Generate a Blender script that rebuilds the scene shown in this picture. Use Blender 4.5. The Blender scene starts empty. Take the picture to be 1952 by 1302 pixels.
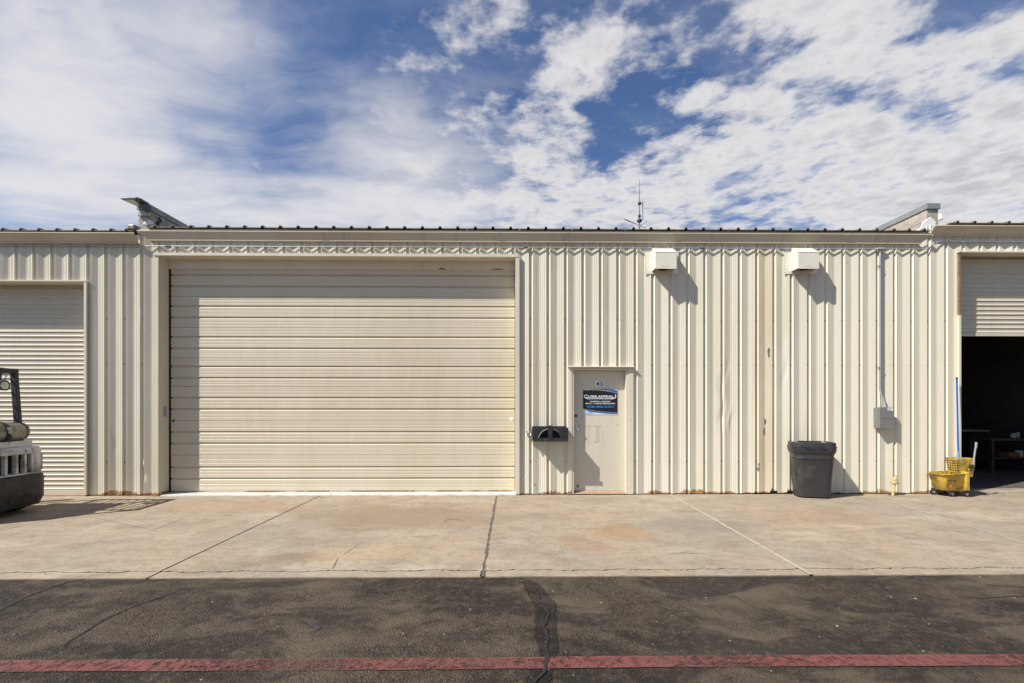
import bpy, bmesh, math, random
from mathutils import Vector, Matrix
random.seed(7)
SC = bpy.context.scene
COL = SC.collection
R = math.radians

# ------------------------------------------------------------------ camera
FPX, CX, HZ = 868.0, 976.0, 772.0          # focal length and horizon of the 1952 px frame
D, H, PSI = 7.92, 1.565, R(0.70)           # wall plane, eye height, slight yaw
cam = bpy.data.cameras.new('camera')
cam.sensor_width = 36.0
cam.lens = FPX / 1952 * 36
cam.shift_y = (HZ - 651) / 1952
cam.clip_start, cam.clip_end = 0.05, 3000
camo = bpy.data.objects.new('camera', cam); COL.objects.link(camo)
camo.location = (0, 0, H); camo.rotation_euler = (R(90), 0, -PSI)
SC.camera = camo

# ------------------------------------------------------------------ sun, exposure
KH, KV = 2.05, 2.48                        # sideways / downward travel per metre towards the wall
sun_dir = Vector((KH, 1.0, -KV)).normalized()
SUN_EL = math.asin(-sun_dir.z); SUN_AZ = math.atan2(-sun_dir.x, -sun_dir.y)
sl = bpy.data.lights.new('sun', 'SUN'); sl.energy = 5.0; sl.angle = R(0.53); sl.color = (1.0, 0.975, 0.93)
so = bpy.data.objects.new('sun', sl); COL.objects.link(so)
so.rotation_euler = sun_dir.to_track_quat('-Z', 'Y').to_euler(); so.location = (-8, -6, 14)
SC.view_settings.view_transform = 'Standard'; SC.view_settings.look = 'None'
SC.view_settings.exposure = 0.5; SC.view_settings.gamma = 1.0
SC.view_settings.use_curve_mapping = False

# ------------------------------------------------------------------ node helper
class NG:
    def __init__(s, tree):
        s.t = tree; s.n = tree.nodes; s.l = tree.links; s.n.clear()
    def new(s, typ, **kw):
        n = s.n.new(typ)
        for k, v in kw.items(): setattr(n, k, v)
        return n
    def put(s, sock, v):
        if isinstance(v, bpy.types.NodeSocket): s.l.new(v, sock)
        elif v is not None:
            if isinstance(v, (tuple, list)) and len(v) == 3 and sock.type == 'RGBA': v = (*v, 1)
            sock.default_value = v
    def math(s, op, a, b=None, c=None, clamp=False):
        n = s.new('ShaderNodeMath', operation=op, use_clamp=clamp)
        for i, v in enumerate((a, b, c)):
            if v is not None: s.put(n.inputs[i], v)
        return n.outputs[0]
    def vmath(s, op, a, b=None):
        n = s.new('ShaderNodeVectorMath', operation=op)
        s.put(n.inputs[0], a)
        if b is not None: s.put(n.inputs[1], b)
        return n.outputs[0]
    def mix(s, f, a, b, mode='MIX'):
        n = s.new('ShaderNodeMix', data_type='RGBA', blend_type=mode)
        s.put(n.inputs[0], f); s.put(n.inputs[6], a); s.put(n.inputs[7], b)
        return n.outputs[2]
    def noise(s, vec, scale=1.0, detail=4.0, rough=0.55, dist=0.0):
        n = s.new('ShaderNodeTexNoise')
        s.put(n.inputs['Vector'], vec); s.put(n.inputs['Scale'], scale)
        s.put(n.inputs['Detail'], detail); s.put(n.inputs['Roughness'], rough); s.put(n.inputs['Distortion'], dist)
        return n.outputs['Fac']
    def ramp(s, v, a, b, lo=0.0, hi=1.0, smooth=True):
        n = s.new('ShaderNodeMapRange', interpolation_type='SMOOTHSTEP' if smooth else 'LINEAR')
        s.put(n.inputs[0], v); s.put(n.inputs[1], a); s.put(n.inputs[2], b); s.put(n.inputs[3], lo); s.put(n.inputs[4], hi)
        return n.outputs[0]
    def mapping(s, vec, loc=(0, 0, 0), rot=(0, 0, 0), scale=(1, 1, 1), typ='POINT'):
        n = s.new('ShaderNodeMapping', vector_type=typ)
        s.put(n.inputs['Vector'], vec); n.inputs['Location'].default_value = loc
        n.inputs['Rotation'].default_value = rot; n.inputs['Scale'].default_value = scale
        return n.outputs[0]
    def blob(s, vec, c, r, rot=0.0):
        m = s.mapping(vec, (c[0], c[1], 0), (0, 0, rot), (r[0], r[1], 1e3), 'TEXTURE')
        g = s.new('ShaderNodeTexGradient', gradient_type='SPHERICAL'); s.put(g.inputs[0], m)
        return g.outputs['Fac']
    def xyz(s, vec):
        n = s.new('ShaderNodeSeparateXYZ'); s.put(n.inputs[0], vec); return n.outputs
    def comb(s, x, y, z):
        n = s.new('ShaderNodeCombineXYZ')
        for i, v in enumerate((x, y, z)): s.put(n.inputs[i], v)
        return n.outputs[0]
    def bump(s, h, strength=0.3, dist=0.01, normal=None):
        n = s.new('ShaderNodeBump'); n.inputs['Strength'].default_value = strength
        n.inputs['Distance'].default_value = dist; s.put(n.inputs['Height'], h)
        if normal is not None: s.put(n.inputs['Normal'], normal)
        return n.outputs[0]

# ------------------------------------------------------------------ sky with clouds
def px_azel(px, py):
    dx = (px - CX) / FPX; dz = (HZ - py) / FPX
    x = math.sin(PSI) + math.cos(PSI) * dx; y = math.cos(PSI) - math.sin(PSI) * dx
    return math.atan2(x, y), math.atan2(dz, math.hypot(x, y))

world = bpy.data.worlds.new('World'); SC.world = world; world.use_nodes = True
g = NG(world.node_tree)
sky = g.new('ShaderNodeTexSky', sky_type='NISHITA')
sky.sun_disc = False; sky.sun_elevation = SUN_EL; sky.sun_rotation = SUN_AZ
sky.altitude = 150; sky.air_density = 1.0; sky.dust_density = 0.6; sky.ozone_density = 1.6
SKY_STRENGTH = 0.10
gen = g.new('ShaderNodeTexCoord').outputs['Generated']
dx_, dy_, dz_ = g.xyz(gen)
zc = g.math('MAXIMUM', dz_, 0.035)
plane = g.comb(g.math('DIVIDE', dx_, zc), g.math('DIVIDE', dy_, zc), 0.0)          # a flat cloud deck overhead
az = g.math('ARCTAN2', dx_, dy_); el = g.math('ARCSINE', dz_)
azel = g.comb(az, el, 0.0)
warp = g.new('ShaderNodeTexNoise'); g.put(warp.inputs['Vector'], azel)
warp.inputs['Scale'].default_value = 6.0; warp.inputs['Detail'].default_value = 3.0
wv = g.vmath('SUBTRACT', warp.outputs['Color'], (0.5, 0.5, 0.5))
azw = g.vmath('ADD', azel, g.vmath('MULTIPLY', wv, (0.16, 0.16, 0.0)))
def cblob(px, py, rx, ry, w, rot=0.0, vec=None):
    a, e = px_azel(px, py)
    ra = abs(px_azel(px + rx, py)[0] - px_azel(px - rx, py)[0]) / 2
    re = abs(px_azel(px, py + ry)[1] - px_azel(px, py - ry)[1]) / 2
    return g.math('MULTIPLY', g.blob(azw if vec is None else vec, (a, e), (ra, re), rot), w)
def total(base, parts):
    v = base
    for p in parts: v = g.math('ADD', v, p)
    return v
# where the puffy deck thickens and thins
cov = total(0.12, [
    cblob(330, 200, 640, 420, -0.42), cblob(640, 120, 200, 220, -0.18),
    cblob(1100, 130, 125, 120, 0.52), cblob(1303, 172, 75, 62, 0.50), cblob(1075, 255, 140, 85, 0.42),
    cblob(930, 75, 75, 110, 0.38), cblob(1175, 20, 85, 80, 0.38), cblob(1262, 40, 60, 60, 0.36), cblob(1225, 110, 60, 60, .22),
    cblob(1620, 50, 330, 170, 0.54, R(-28)), cblob(1500, 205, 330, 150, 0.52, R(-25)), cblob(1420, 25, 110, 60, 0.25),
    cblob(1800, 310, 420, 190, 0.62, R(-20)), cblob(1940, 70, 140, 60, 0.34, R(-25)), cblob(1930, 210, 220, 170, 0.36),
    cblob(1350, 330, 420, 110, 0.42), cblob(1650, 390, 520, 95, 0.42), cblob(1080, 395, 420, 85, 0.42),
    cblob(1190, 225, 190, 120, -0.16), cblob(1330, 100, 110, 110, -0.28), cblob(1150, 300, 140, 60, .2), cblob(1000, 330, 130, 80, .2), cblob(1700, 190, 320, 60, -0.50, R(-32)), cblob(1560, 300, 200, 35, -0.22, R(-20)),
    cblob(1870, 25, 130, 60, -0.42, R(-30))])
n1 = g.noise(plane, 4.2, 6.0, 0.62, 0.0)
n2 = g.noise(g.mapping(plane, (3.1, 1.7, 0)), 11.0, 3.0, 0.6, 0.0)
pf = g.math('ADD', g.math('ADD', cov, g.math('MULTIPLY', g.math('SUBTRACT', n1, 0.5), 1.75)),
            g.math('MULTIPLY', g.math('SUBTRACT', n2, 0.5), 1.0))
puff = g.ramp(pf, 0.08, 0.66)
# the soft veil
cv2 = total(0.10, [
    cblob(120, 330, 520, 330, 0.72), cblob(250, 90, 380, 260, 0.50), cblob(40, 120, 320, 300, 0.4), cblob(430, 80, 260, 190, 0.30),
    cblob(800, 350, 340, 210, 0.62), cblob(760, 230, 190, 130, 0.26), cblob(520, 400, 420, 120, 0.55), cblob(900, 420, 700, 90, 0.30),
    cblob(1750, 380, 620, 260, 0.35), cblob(570, 200, 120, 210, -0.14, R(-12)), cblob(330, 235, 110, 60, -0.15), cblob(1180, 190, 240, 160, -0.25)])
streak = g.noise(g.mapping(g.vmath('ADD', plane, g.vmath('MULTIPLY', wv, (0.35, 0.35, 0))), (0, 0, 0), (0, 0, R(35)), (1.0, 2.6, 1)), 1.7, 6.0, 0.58, 0.15)
veil_in = g.math('ADD', cv2, g.math('MULTIPLY', g.math('SUBTRACT', streak, 0.5), 1.25))
veil = g.ramp(veil_in, -0.12, 1.15, 0.0, 0.90)
thin = g.math('SUBTRACT', 1.0, g.math('MULTIPLY', g.math('SUBTRACT', 1.0, veil), g.math('SUBTRACT', 1.0, g.math('MULTIPLY', puff, 0.95))))
# cloud body: bright tops, greyer thick bases
thick = g.ramp(g.math('ADD', g.math('MULTIPLY', pf, 0.6), g.math('MULTIPLY', n2, 0.6)), 0.45, 1.25)
ccol = g.mix(thick, (5.8, 5.7, 5.7), (3.9, 3.8, 4.1))
blue = g.mix(1.0, sky.outputs[0], (0.56, 0.66, 0.84), 'MULTIPLY')
out_c = g.mix(thin, blue, ccol)
bg = g.new('ShaderNodeBackground'); g.put(bg.inputs['Color'], out_c); bg.inputs['Strength'].default_value = SKY_STRENGTH
g.l.new(bg.outputs[0], g.new('ShaderNodeOutputWorld').inputs[0])

# ------------------------------------------------------------------ pixel -> place
FW = Vector((math.sin(PSI), math.cos(PSI), 0)); RT = Vector((math.cos(PSI), -math.sin(PSI), 0))
def ray(px, py): return FW + RT * ((px - CX) / FPX) + Vector((0, 0, (HZ - py) / FPX))
def at(px, py, Y=D):
    d = ray(px, py); t = Y / d.y; return Vector((d.x * t, Y, H + d.z * t))
def gr(px, py, z=0.0):
    d = ray(px, py); t = (z - H) / d.z; return Vector((d.x * t, d.y * t, z))
def wx(px, Y=D): return at(px, HZ, Y).x
def wz(py, px=CX, Y=D): return at(px, py, Y).z

# ------------------------------------------------------------------ materials
MATS = {}
def principled(name, col, rough=0.5, metal=0.0, spec=0.5):
    m = bpy.data.materials.new(name); m.use_nodes = True
    q = NG(m.node_tree)
    b = q.new('ShaderNodeBsdfPrincipled'); o = q.new('ShaderNodeOutputMaterial'); q.l.new(b.outputs[0], o.inputs[0])
    q.put(b.inputs['Base Color'], col); b.inputs['Roughness'].default_value = rough
    b.inputs['Metallic'].default_value = metal; b.inputs['Specular IOR Level'].default_value = spec
    MATS[name] = m
    return m, q, b
def pos(q): return q.new('ShaderNodeNewGeometry').outputs['Position']

def simple(name, col, rough=0.5, metal=0.0, var=0.12, scale=9.0, bump=0.0, dirt=None, dirt_amt=0.35, dr=(0.52, 0.70)):
    """paint, plastic or metal with blotchy tone, grime and slight relief"""
    m, q, b = principled(name, col, rough, metal)
    p = pos(q)
    n = q.noise(p, scale, 5.0, 0.6)
    c = q.mix(q.ramp(n, 0.3, 0.7, 0, 1), tuple(v * (1 - var) for v in col), tuple(min(1, v * (1 + var)) for v in col))
    if dirt:
        n2 = q.noise(q.mapping(p, (5, 2, 1)), scale * 0.7, 5.0, 0.68)
        c = q.mix(q.ramp(n2, dr[0], dr[1], 0, dirt_amt), c, dirt)
    q.put(b.inputs['Base Color'], c)
    q.put(b.inputs['Roughness'], q.ramp(q.noise(p, scale * 2.3, 4.0), 0.3, 0.7, max(0.05, rough - 0.1), min(1, rough + 0.12)))
    if bump: q.put(b.inputs['Normal'], q.bump(q.noise(p, scale * 7, 6.0, 0.65), bump, 0.01))
    return m

def siding(name, col, col2, rust=True, grime=0.28):
    """ribbed steel sheet, weathered ivory paint: vertical run-off streaks, chalky fading, rust at the foot"""
    m, q, b = principled(name, col, 0.42, 0.0, 0.45)
    p = pos(q); x, y, z = q.xyz(p)
    runs = q.noise(q.mapping(p, (0, 0, 0), (0, 0, 0), (9.0, 3.0, 0.30)), 1.0, 7.0, 0.62)
    broad = q.noise(q.mapping(p, (4, 0, 2), (0, 0, 0), (0.9, 0.6, 0.5)), 1.0, 4.0, 0.55)
    c = q.mix(q.ramp(broad, 0.35, 0.65), col, col2)
    c = q.mix(q.ramp(runs, 0.54, 0.82, 0, grime), c, (0.30, 0.25, 0.18))
    specks = q.noise(p, 30.0, 6.0, 0.7)
    c = q.mix(q.ramp(specks, 0.66, 0.76, 0, 0.35), c, (0.22, 0.18, 0.13))
    hue = q.new('ShaderNodeObjectInfo').outputs['Random']
    c = q.mix(0.5, c, q.mix(hue, (0.47, 0.47, 0.46), (0.53, 0.53, 0.52)), 'OVERLAY')
    if rust:
        local = q.noise(q.comb(q.math('MULTIPLY', x, 1.1), 0.0, 0.0), 1.0, 2.0)
        reach = q.math('MULTIPLY', q.ramp(local, 0.38, 0.62), 0.22)
        nn = q.math('MULTIPLY', q.noise(p, 17.0, 7.0, 0.68), 1.6)
        band = q.math('MULTIPLY', q.ramp(z, 0.0, q.math('ADD', reach, 0.012), 1.0, 0.0), nn)
        c = q.mix(q.ramp(band, 0.46, 0.66, 0, 0.95), c, q.mix(q.noise(p, 45.0, 4.0), (0.10, 0.035, 0.012), (0.50, 0.26, 0.09)))
    q.put(b.inputs['Base Color'], c)
    wob = q.noise(q.mapping(p, (0, 0, 0), (0, 0, 0), (3.0, 1.0, 0.8)), 1.0, 2.0)
    q.put(b.inputs['Normal'], q.bump(wob, 0.5, 0.02, q.bump(specks, 0.05, 0.004)))
    q.put(b.inputs['Roughness'], q.ramp(runs, 0.3, 0.8, 0.36, 0.6))
    return m

IV = (0.625, 0.563, 0.428); IV2 = (0.66, 0.605, 0.478)
siding('siding', IV, IV2)
siding('siding_aged', (0.58, 0.48, 0.33), (0.64, 0.54, 0.38), True, 0.8)
siding('trim_paint', (0.63, 0.56, 0.425), (0.68, 0.61, 0.48), True, 0.35)
siding('gutter_paint', (0.56, 0.475, 0.34), (0.62, 0.53, 0.39), False, 0.75)
siding('door_paint', (0.60, 0.52, 0.375), (0.63, 0.55, 0.41), False, 0.10)
siding('slat_paint', (0.545, 0.485, 0.375), (0.575, 0.515, 0.41), False, 0.12)
siding('man_door_paint', (0.60, 0.545, 0.425), (0.63, 0.575, 0.455), False, 0.15)

def concrete(name='concrete'):
    m, q, b = principled(name, (0.27, 0.22, 0.16), 0.85, 0.0, 0.25)
    p = pos(q)
    wn = q.new('ShaderNodeTexNoise'); q.put(wn.inputs['Vector'], p); wn.inputs['Scale'].default_value = 1.6; wn.inputs['Detail'].default_value = 5.0; wn.inputs['Roughness'].default_value = 0.65
    pw = q.vmath('ADD', p, q.vmath('MULTIPLY', q.vmath('SUBTRACT', wn.outputs['Color'], (.5, .5, .5)), (1.5, 0.9, 0.0)))
    big = q.noise(p, 0.6, 4.0, 0.6)
    mid = q.noise(q.mapping(p, (2, 1, 0), (0, 0, 0), (0.9, 1.1, 1)), 2.3, 6.0, 0.70)
    fine = q.noise(p, 34.0, 5.0, 0.78)
    c = q.mix(q.ramp(big, 0.36, 0.64), (0.325, 0.248, 0.168), (0.275, 0.228, 0.170))
    c = q.mix(q.ramp(mid, 0.44, 0.66, 0, 0.62), c, (0.195, 0.138, 0.088))
    c = q.mix(q.ramp(q.noise(q.mapping(p, (7, 3, 0), (0, 0, .15), (0.7, 1.3, 1)), 2.6, 6.0, 0.74), 0.50, 0.66, 0, 0.55), c, (0.150, 0.132, 0.106))
    c = q.mix(q.ramp(q.noise(q.mapping(p, (1, 9, 0), (0, 0, 0), (.7, 1.5, 1)), 1.0, 5.0, 0.66), 0.52, 0.66, 0, 0.65), c, (0.385, 0.325, 0.240))
    for (cx, cy, rx, ry, col, w) in ((1195, 1012, 0.6, 0.45, (0.29, 0.165, 0.07), 0.70), (545, 1064, 0.7, 0.4, (0.17, 0.115, 0.072), 0.8),
                                     (760, 985, 2.2, 1.0, (0.20, 0.128, 0.078), 0.70), (1110, 1035, 0.35, 0.5, (0.25, 0.15, 0.08), 0.5),
                                     (700, 1055, 0.9, 0.4, (0.40, 0.285, 0.16), 0.5), (1560, 985, 1.5, .6, (0.25, 0.16, 0.10), 0.5),
                                     (430, 966, 2.0, .45, (.31, .19, .105), .55), (1330, 1000, 1.3, .6, (0.145, .13, .115), .45)):
        gp = gr(cx, cy)
        f = q.ramp(q.math('MULTIPLY', q.blob(pw, (gp.x, gp.y), (rx, ry)), q.math('MULTIPLY', mid, 2.0)), 0.05, 0.65, 0, w)
        c = q.mix(f, c, col)
    sc_ = q.noise(q.mapping(p, (3, 3, 0), (0, 0, R(6)), (0.5, 3.0, 1)), 2.8, 6.0, 0.76)
    c = q.mix(q.ramp(sc_, 0.56, 0.70, 0, 0.55), c, (0.105, 0.09, 0.075))
    c = q.mix(q.ramp(q.noise(q.mapping(p, (4, 8, 0)), 9.0, 6.0, 0.75), 0.48, 0.62, 0, 0.50), c, (0.175, 0.125, 0.080))
    c = q.mix(q.ramp(fine, 0.32, 0.72, 0, 0.40), c, (0.40, 0.335, 0.245))
    c = q.mix(q.ramp(q.noise(p, 110.0, 2.0, 0.6), 0.60, 0.70, 0, 0.65), c, (0.09, 0.066, 0.043))
    q.put(b.inputs['Base Color'], c)
    q.put(b.inputs['Normal'], q.bump(fine, 0.45, 0.006, q.bump(mid, 0.3, 0.02)))
    return m
concrete()
simple('white_sill', (0.52, 0.50, 0.45), 0.7, 0, 0.06, 6, 0.3, (0.27, 0.22, 0.16), 0.6)
simple('joint_sealant', (0.38, 0.32, 0.235), 0.8, 0, 0.15, 12, 0.4, (0.35, 0.27, 0.19), 0.5)
simple('joint_dirt', (0.11, 0.092, 0.07), 0.95, 0, 0.3, 30, 0.9, (0.18, 0.15, 0.11), 0.6)
simple('dark_dirt', (0.035, 0.028, 0.021), 0.95, 0, 0.3, 20, 0.5)

def asphalt(name, dark=1.0, warm=1.0):
    m, q, b = principled(name, (0.05, 0.045, 0.04), 0.85, 0.0, 0.25)
    p = pos(q); K = lambda a, b_, c_: (a * dark * .97, b_ * dark * .90, c_ * dark * .80)
    v = q.new('ShaderNodeTexVoronoi', feature='F1'); q.put(v.inputs['Vector'], p); v.inputs['Scale'].default_value = 105.0
    sd = v.outputs['Distance']; sr = q.xyz(v.outputs['Color'])[0]
    agg = q.mix(q.ramp(sr, 0.15, 1.0), K(.031, .0250, .0195), K(.090, .072, .054))
    wn = q.new('ShaderNodeTexNoise'); q.put(wn.inputs['Vector'], p); wn.inputs['Scale'].default_value = 1.3; wn.inputs['Detail'].default_value = 2.0
    pw = q.vmath('ADD', p, q.vmath('MULTIPLY', q.vmath('SUBTRACT', wn.outputs['Color'], (.5, .5, .5)), (.8, .8, 0.0)))
    sweep = q.noise(q.mapping(pw, (0, 2, 0), (0, 0, R(-55)), (0.5, 1.3, 1)), 1.5, 6.0, 0.68)
    sweep2 = q.noise(q.mapping(pw, (5, 1, 0), (0, 0, R(50)), (0.5, 1.4, 1)), 1.3, 6.0, 0.68)
    c = q.mix(q.ramp(q.noise(p, 0.8, 5.0, 0.66), 0.42, 0.60, 0, 0.70), agg, K(.135, .110, .083))
    c = q.mix(q.ramp(sweep, 0.45, 0.57, 0, 0.78), c, K(.019, .0165, .014))
    c = q.mix(q.ramp(sweep2, 0.50, 0.66, 0, 0.70), c, K(.017, .015, .013))
    c = q.mix(q.ramp(q.noise(p, 16.0, 5.0, 0.78), 0.46, 0.70, 0, 0.60), c, K(.118, .093, .067))
    c = q.mix(q.ramp(q.noise(q.mapping(p, (9, 4, 0)), 62.0, 1.0, 0.5), 0.71, 0.78, 0, 0.7), c, (0.20, 0.165, 0.125))
    q.put(b.inputs['Base Color'], c)
    h = q.math('ADD', q.math('MULTIPLY', q.math('SUBTRACT', 1.0, sd), 0.8), q.noise(p, 50.0, 3.0, 0.75))
    q.put(b.inputs['Normal'], q.bump(h, 0.9, 0.014))
    return m
asphalt('asphalt', 1.0)
asphalt('asphalt_seal', 0.42)
asphalt('asphalt_patch', 0.75)
simple('crack', (0.016, 0.013, 0.010), 0.95, 0, 0.3, 40)
simple('crack_soft', (0.12, 0.085, 0.055), 0.95, 0, 0.3, 40)

def red_line():
    m, q, b = principled('red_paint', (0.36, 0.06, 0.06), 0.75)
    p = pos(q)
    c = q.mix(q.ramp(q.noise(p, 1.3, 5.0, 0.6), 0.35, 0.7), (0.190, 0.052, 0.045), (0.130, 0.047, 0.041))
    c = q.mix(q.ramp(q.noise(p, 26.0, 8.0, 0.75), 0.5, 0.75, 0, 0.6), c, (0.21, 0.105, 0.085))
    q.put(b.inputs['Base Color'], c)
    v = q.new('ShaderNodeTexVoronoi', feature='F1'); q.put(v.inputs['Vector'], p); v.inputs['Scale'].default_value = 95.0
    h = q.math('ADD', q.math('MULTIPLY', q.math('SUBTRACT', 1.0, v.outputs['Distance']), 0.8), q.noise(p, 60.0, 6.0, 0.75))
    q.put(b.inputs['Normal'], q.bump(h, 0.6, 0.010))
    tr = q.new('ShaderNodeBsdfTransparent'); mx = q.new('ShaderNodeMixShader')
    wear = q.math('ADD', q.noise(p, 21.0, 8.0, 0.78), q.math('MULTIPLY', q.math('SUBTRACT', q.noise(p, 0.9, 4.0), 0.5), 0.55))
    q.put(mx.inputs[0], q.ramp(wear, 0.42, 0.64, 0.08, 0.92))
    q.l.new(b.outputs[0], mx.inputs[1]); q.l.new(tr.outputs[0], mx.inputs[2])
    q.l.new(mx.outputs[0], [n for n in q.n if n.type == 'OUTPUT_MATERIAL'][0].inputs[0])
red_line()

simple('roof_metal', (0.20, 0.175, 0.13), 0.5, 0.2, 0.2, 8, 0.1, (0.12, 0.10, 0.07), 0.5)
simple('galvanised', (0.36, 0.36, 0.35), 0.5, 0.35, 0.15, 20, 0.05)
simple('coping_metal', (0.235, 0.25, 0.235), 0.5, 0.1, 0.12, 6, 0.05, (0.14, 0.15, 0.15), 0.4)
simple('block', (0.40, 0.345, 0.28), 0.9, 0, 0.18, 9, 0.8, (0.28, 0.23, 0.18), 0.5)
simple('mortar', (0.33, 0.30, 0.26), 0.95, 0, 0.15, 14, 0.6)
simple('mastic', (0.80, 0.79, 0.77), 0.7, 0, 0.05, 14, 0.8, (0.5, 0.48, 0.44), 0.4)
simple('hood_paint', (0.74, 0.69, 0.56), 0.42, 0, 0.04, 4, 0.03, (0.5, 0.44, 0.33), 0.2)
simple('box_grey', (0.19, 0.185, 0.165), 0.45, 0, 0.08, 10, 0.04)
simple('sticker_white', (0.8, 0.8, 0.8), 0.5, 0, 0.03)
simple('sticker_blue', (0.02, 0.05, 0.22), 0.4, 0, 0.1)
simple('sign_black', (0.010, 0.010, 0.011), 0.4, 0, 0.1)
simple('sign_blue', (0.03, 0.12, 0.42), 0.4, 0, 0.15)
simple('sign_bright_blue', (0.02, 0.22, 0.75), 0.4, 0, 0.1)
simple('sign_grey', (0.62, 0.64, 0.64), 0.4, 0, 0.1)
simple('sign_tan', (0.34, 0.24, 0.15), 0.4, 0, 0.1)
simple('black_rubber', (0.018, 0.018, 0.018), 0.6, 0, 0.25, 14, 0.1, (0.08, 0.07, 0.06), 0.4)
simple('black_plastic', (0.020, 0.020, 0.021), 0.42, 0, 0.25, 10, 0.08, (0.09, 0.08, 0.07), 0.45)
simple('bin_plastic', (0.030, 0.029, 0.028), 0.42, 0, 0.14, 5, 0.05, (0.12, 0.10, 0.08), 0.30)
simple('yellow_plastic', (0.50, 0.325, 0.045), 0.5, 0, 0.18, 9, 0.10, (0.13, 0.09, 0.04), 0.85, (0.44, 0.66))
simple('yellow_pipe', (0.48, 0.37, 0.17), 0.5, 0, 0.1, 20, 0.05, (0.4, 0.28, 0.12), 0.4)
simple('mop_blue', (0.008, 0.10, 0.42), 0.35, 0, 0.08, 8)
simple('mop_cotton', (0.16, 0.24, 0.36), 0.95, 0, 0.2, 30, 0.6)
simple('bright_metal', (0.72, 0.71, 0.69), 0.22, 0.95, 0.06, 12)
simple('grey_handle', (0.34, 0.33, 0.32), 0.4, 0.3, 0.15, 14, 0.05)
simple('green_metal', (0.05, 0.16, 0.09), 0.5, 0, 0.2, 20)
simple('hose_beige', (0.40, 0.30, 0.22), 0.6, 0, 0.1, 10)
simple('lift_white', (0.60, 0.58, 0.545), 0.5, 0, 0.12, 7, 0.08, (0.15, 0.085, 0.04), 0.85, (0.47, 0.68))
simple('lift_black', (0.022, 0.021, 0.021), 0.5, 0, 0.3, 8, 0.12, (0.08, 0.065, 0.05), 0.5)
simple('tank_grey', (0.27, 0.245, 0.20), 0.42, 0.45, 0.25, 7, 0.06, (0.12, 0.09, 0.06), 0.6)
simple('lamp_glass', (0.65, 0.62, 0.5), 0.15, 0, 0.1)
simple('tyre', (0.016, 0.015, 0.014), 0.85, 0, 0.3, 10, 0.3, (0.10, 0.085, 0.07), 0.4)
simple('rim_white', (0.5, 0.48, 0.44), 0.5, 0, 0.1, 8)
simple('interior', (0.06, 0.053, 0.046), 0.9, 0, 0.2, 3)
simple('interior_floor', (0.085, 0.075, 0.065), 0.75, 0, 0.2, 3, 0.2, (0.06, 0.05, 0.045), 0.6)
simple('can_white', (0.42, 0.40, 0.37), 0.6, 0, 0.1, 9)
simple('wood', (0.06, 0.04, 0.025), 0.7, 0, 0.25, 6, 0.1)
simple('box_orange', (0.18, 0.08, 0.03), 0.6)
simple('antenna_metal', (0.20, 0.185, 0.165), 0.5, 0.4, 0.2, 10)
simple('mark_grey', (0.13, 0.12, 0.12), 0.6, 0, 0.3, 30, 0.2)
simple('tape_dark', (0.036, 0.032, 0.028), 0.8, 0, 0.2, 20)
simple('stone_bit', (0.28, 0.24, 0.19), 0.9, 0, 0.3, 60)
simple('door_stain', (0.545, 0.475, 0.355), 0.6, 0, 0.1, 20)
simple('light_green_grey', (0.09, 0.11, 0.10), 0.5, 0.1, 0.15, 12)
def lens_glass():
    m, q, b = principled('led_lens', (0.72, 0.74, 0.70), 0.2)
lens_glass()

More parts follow.
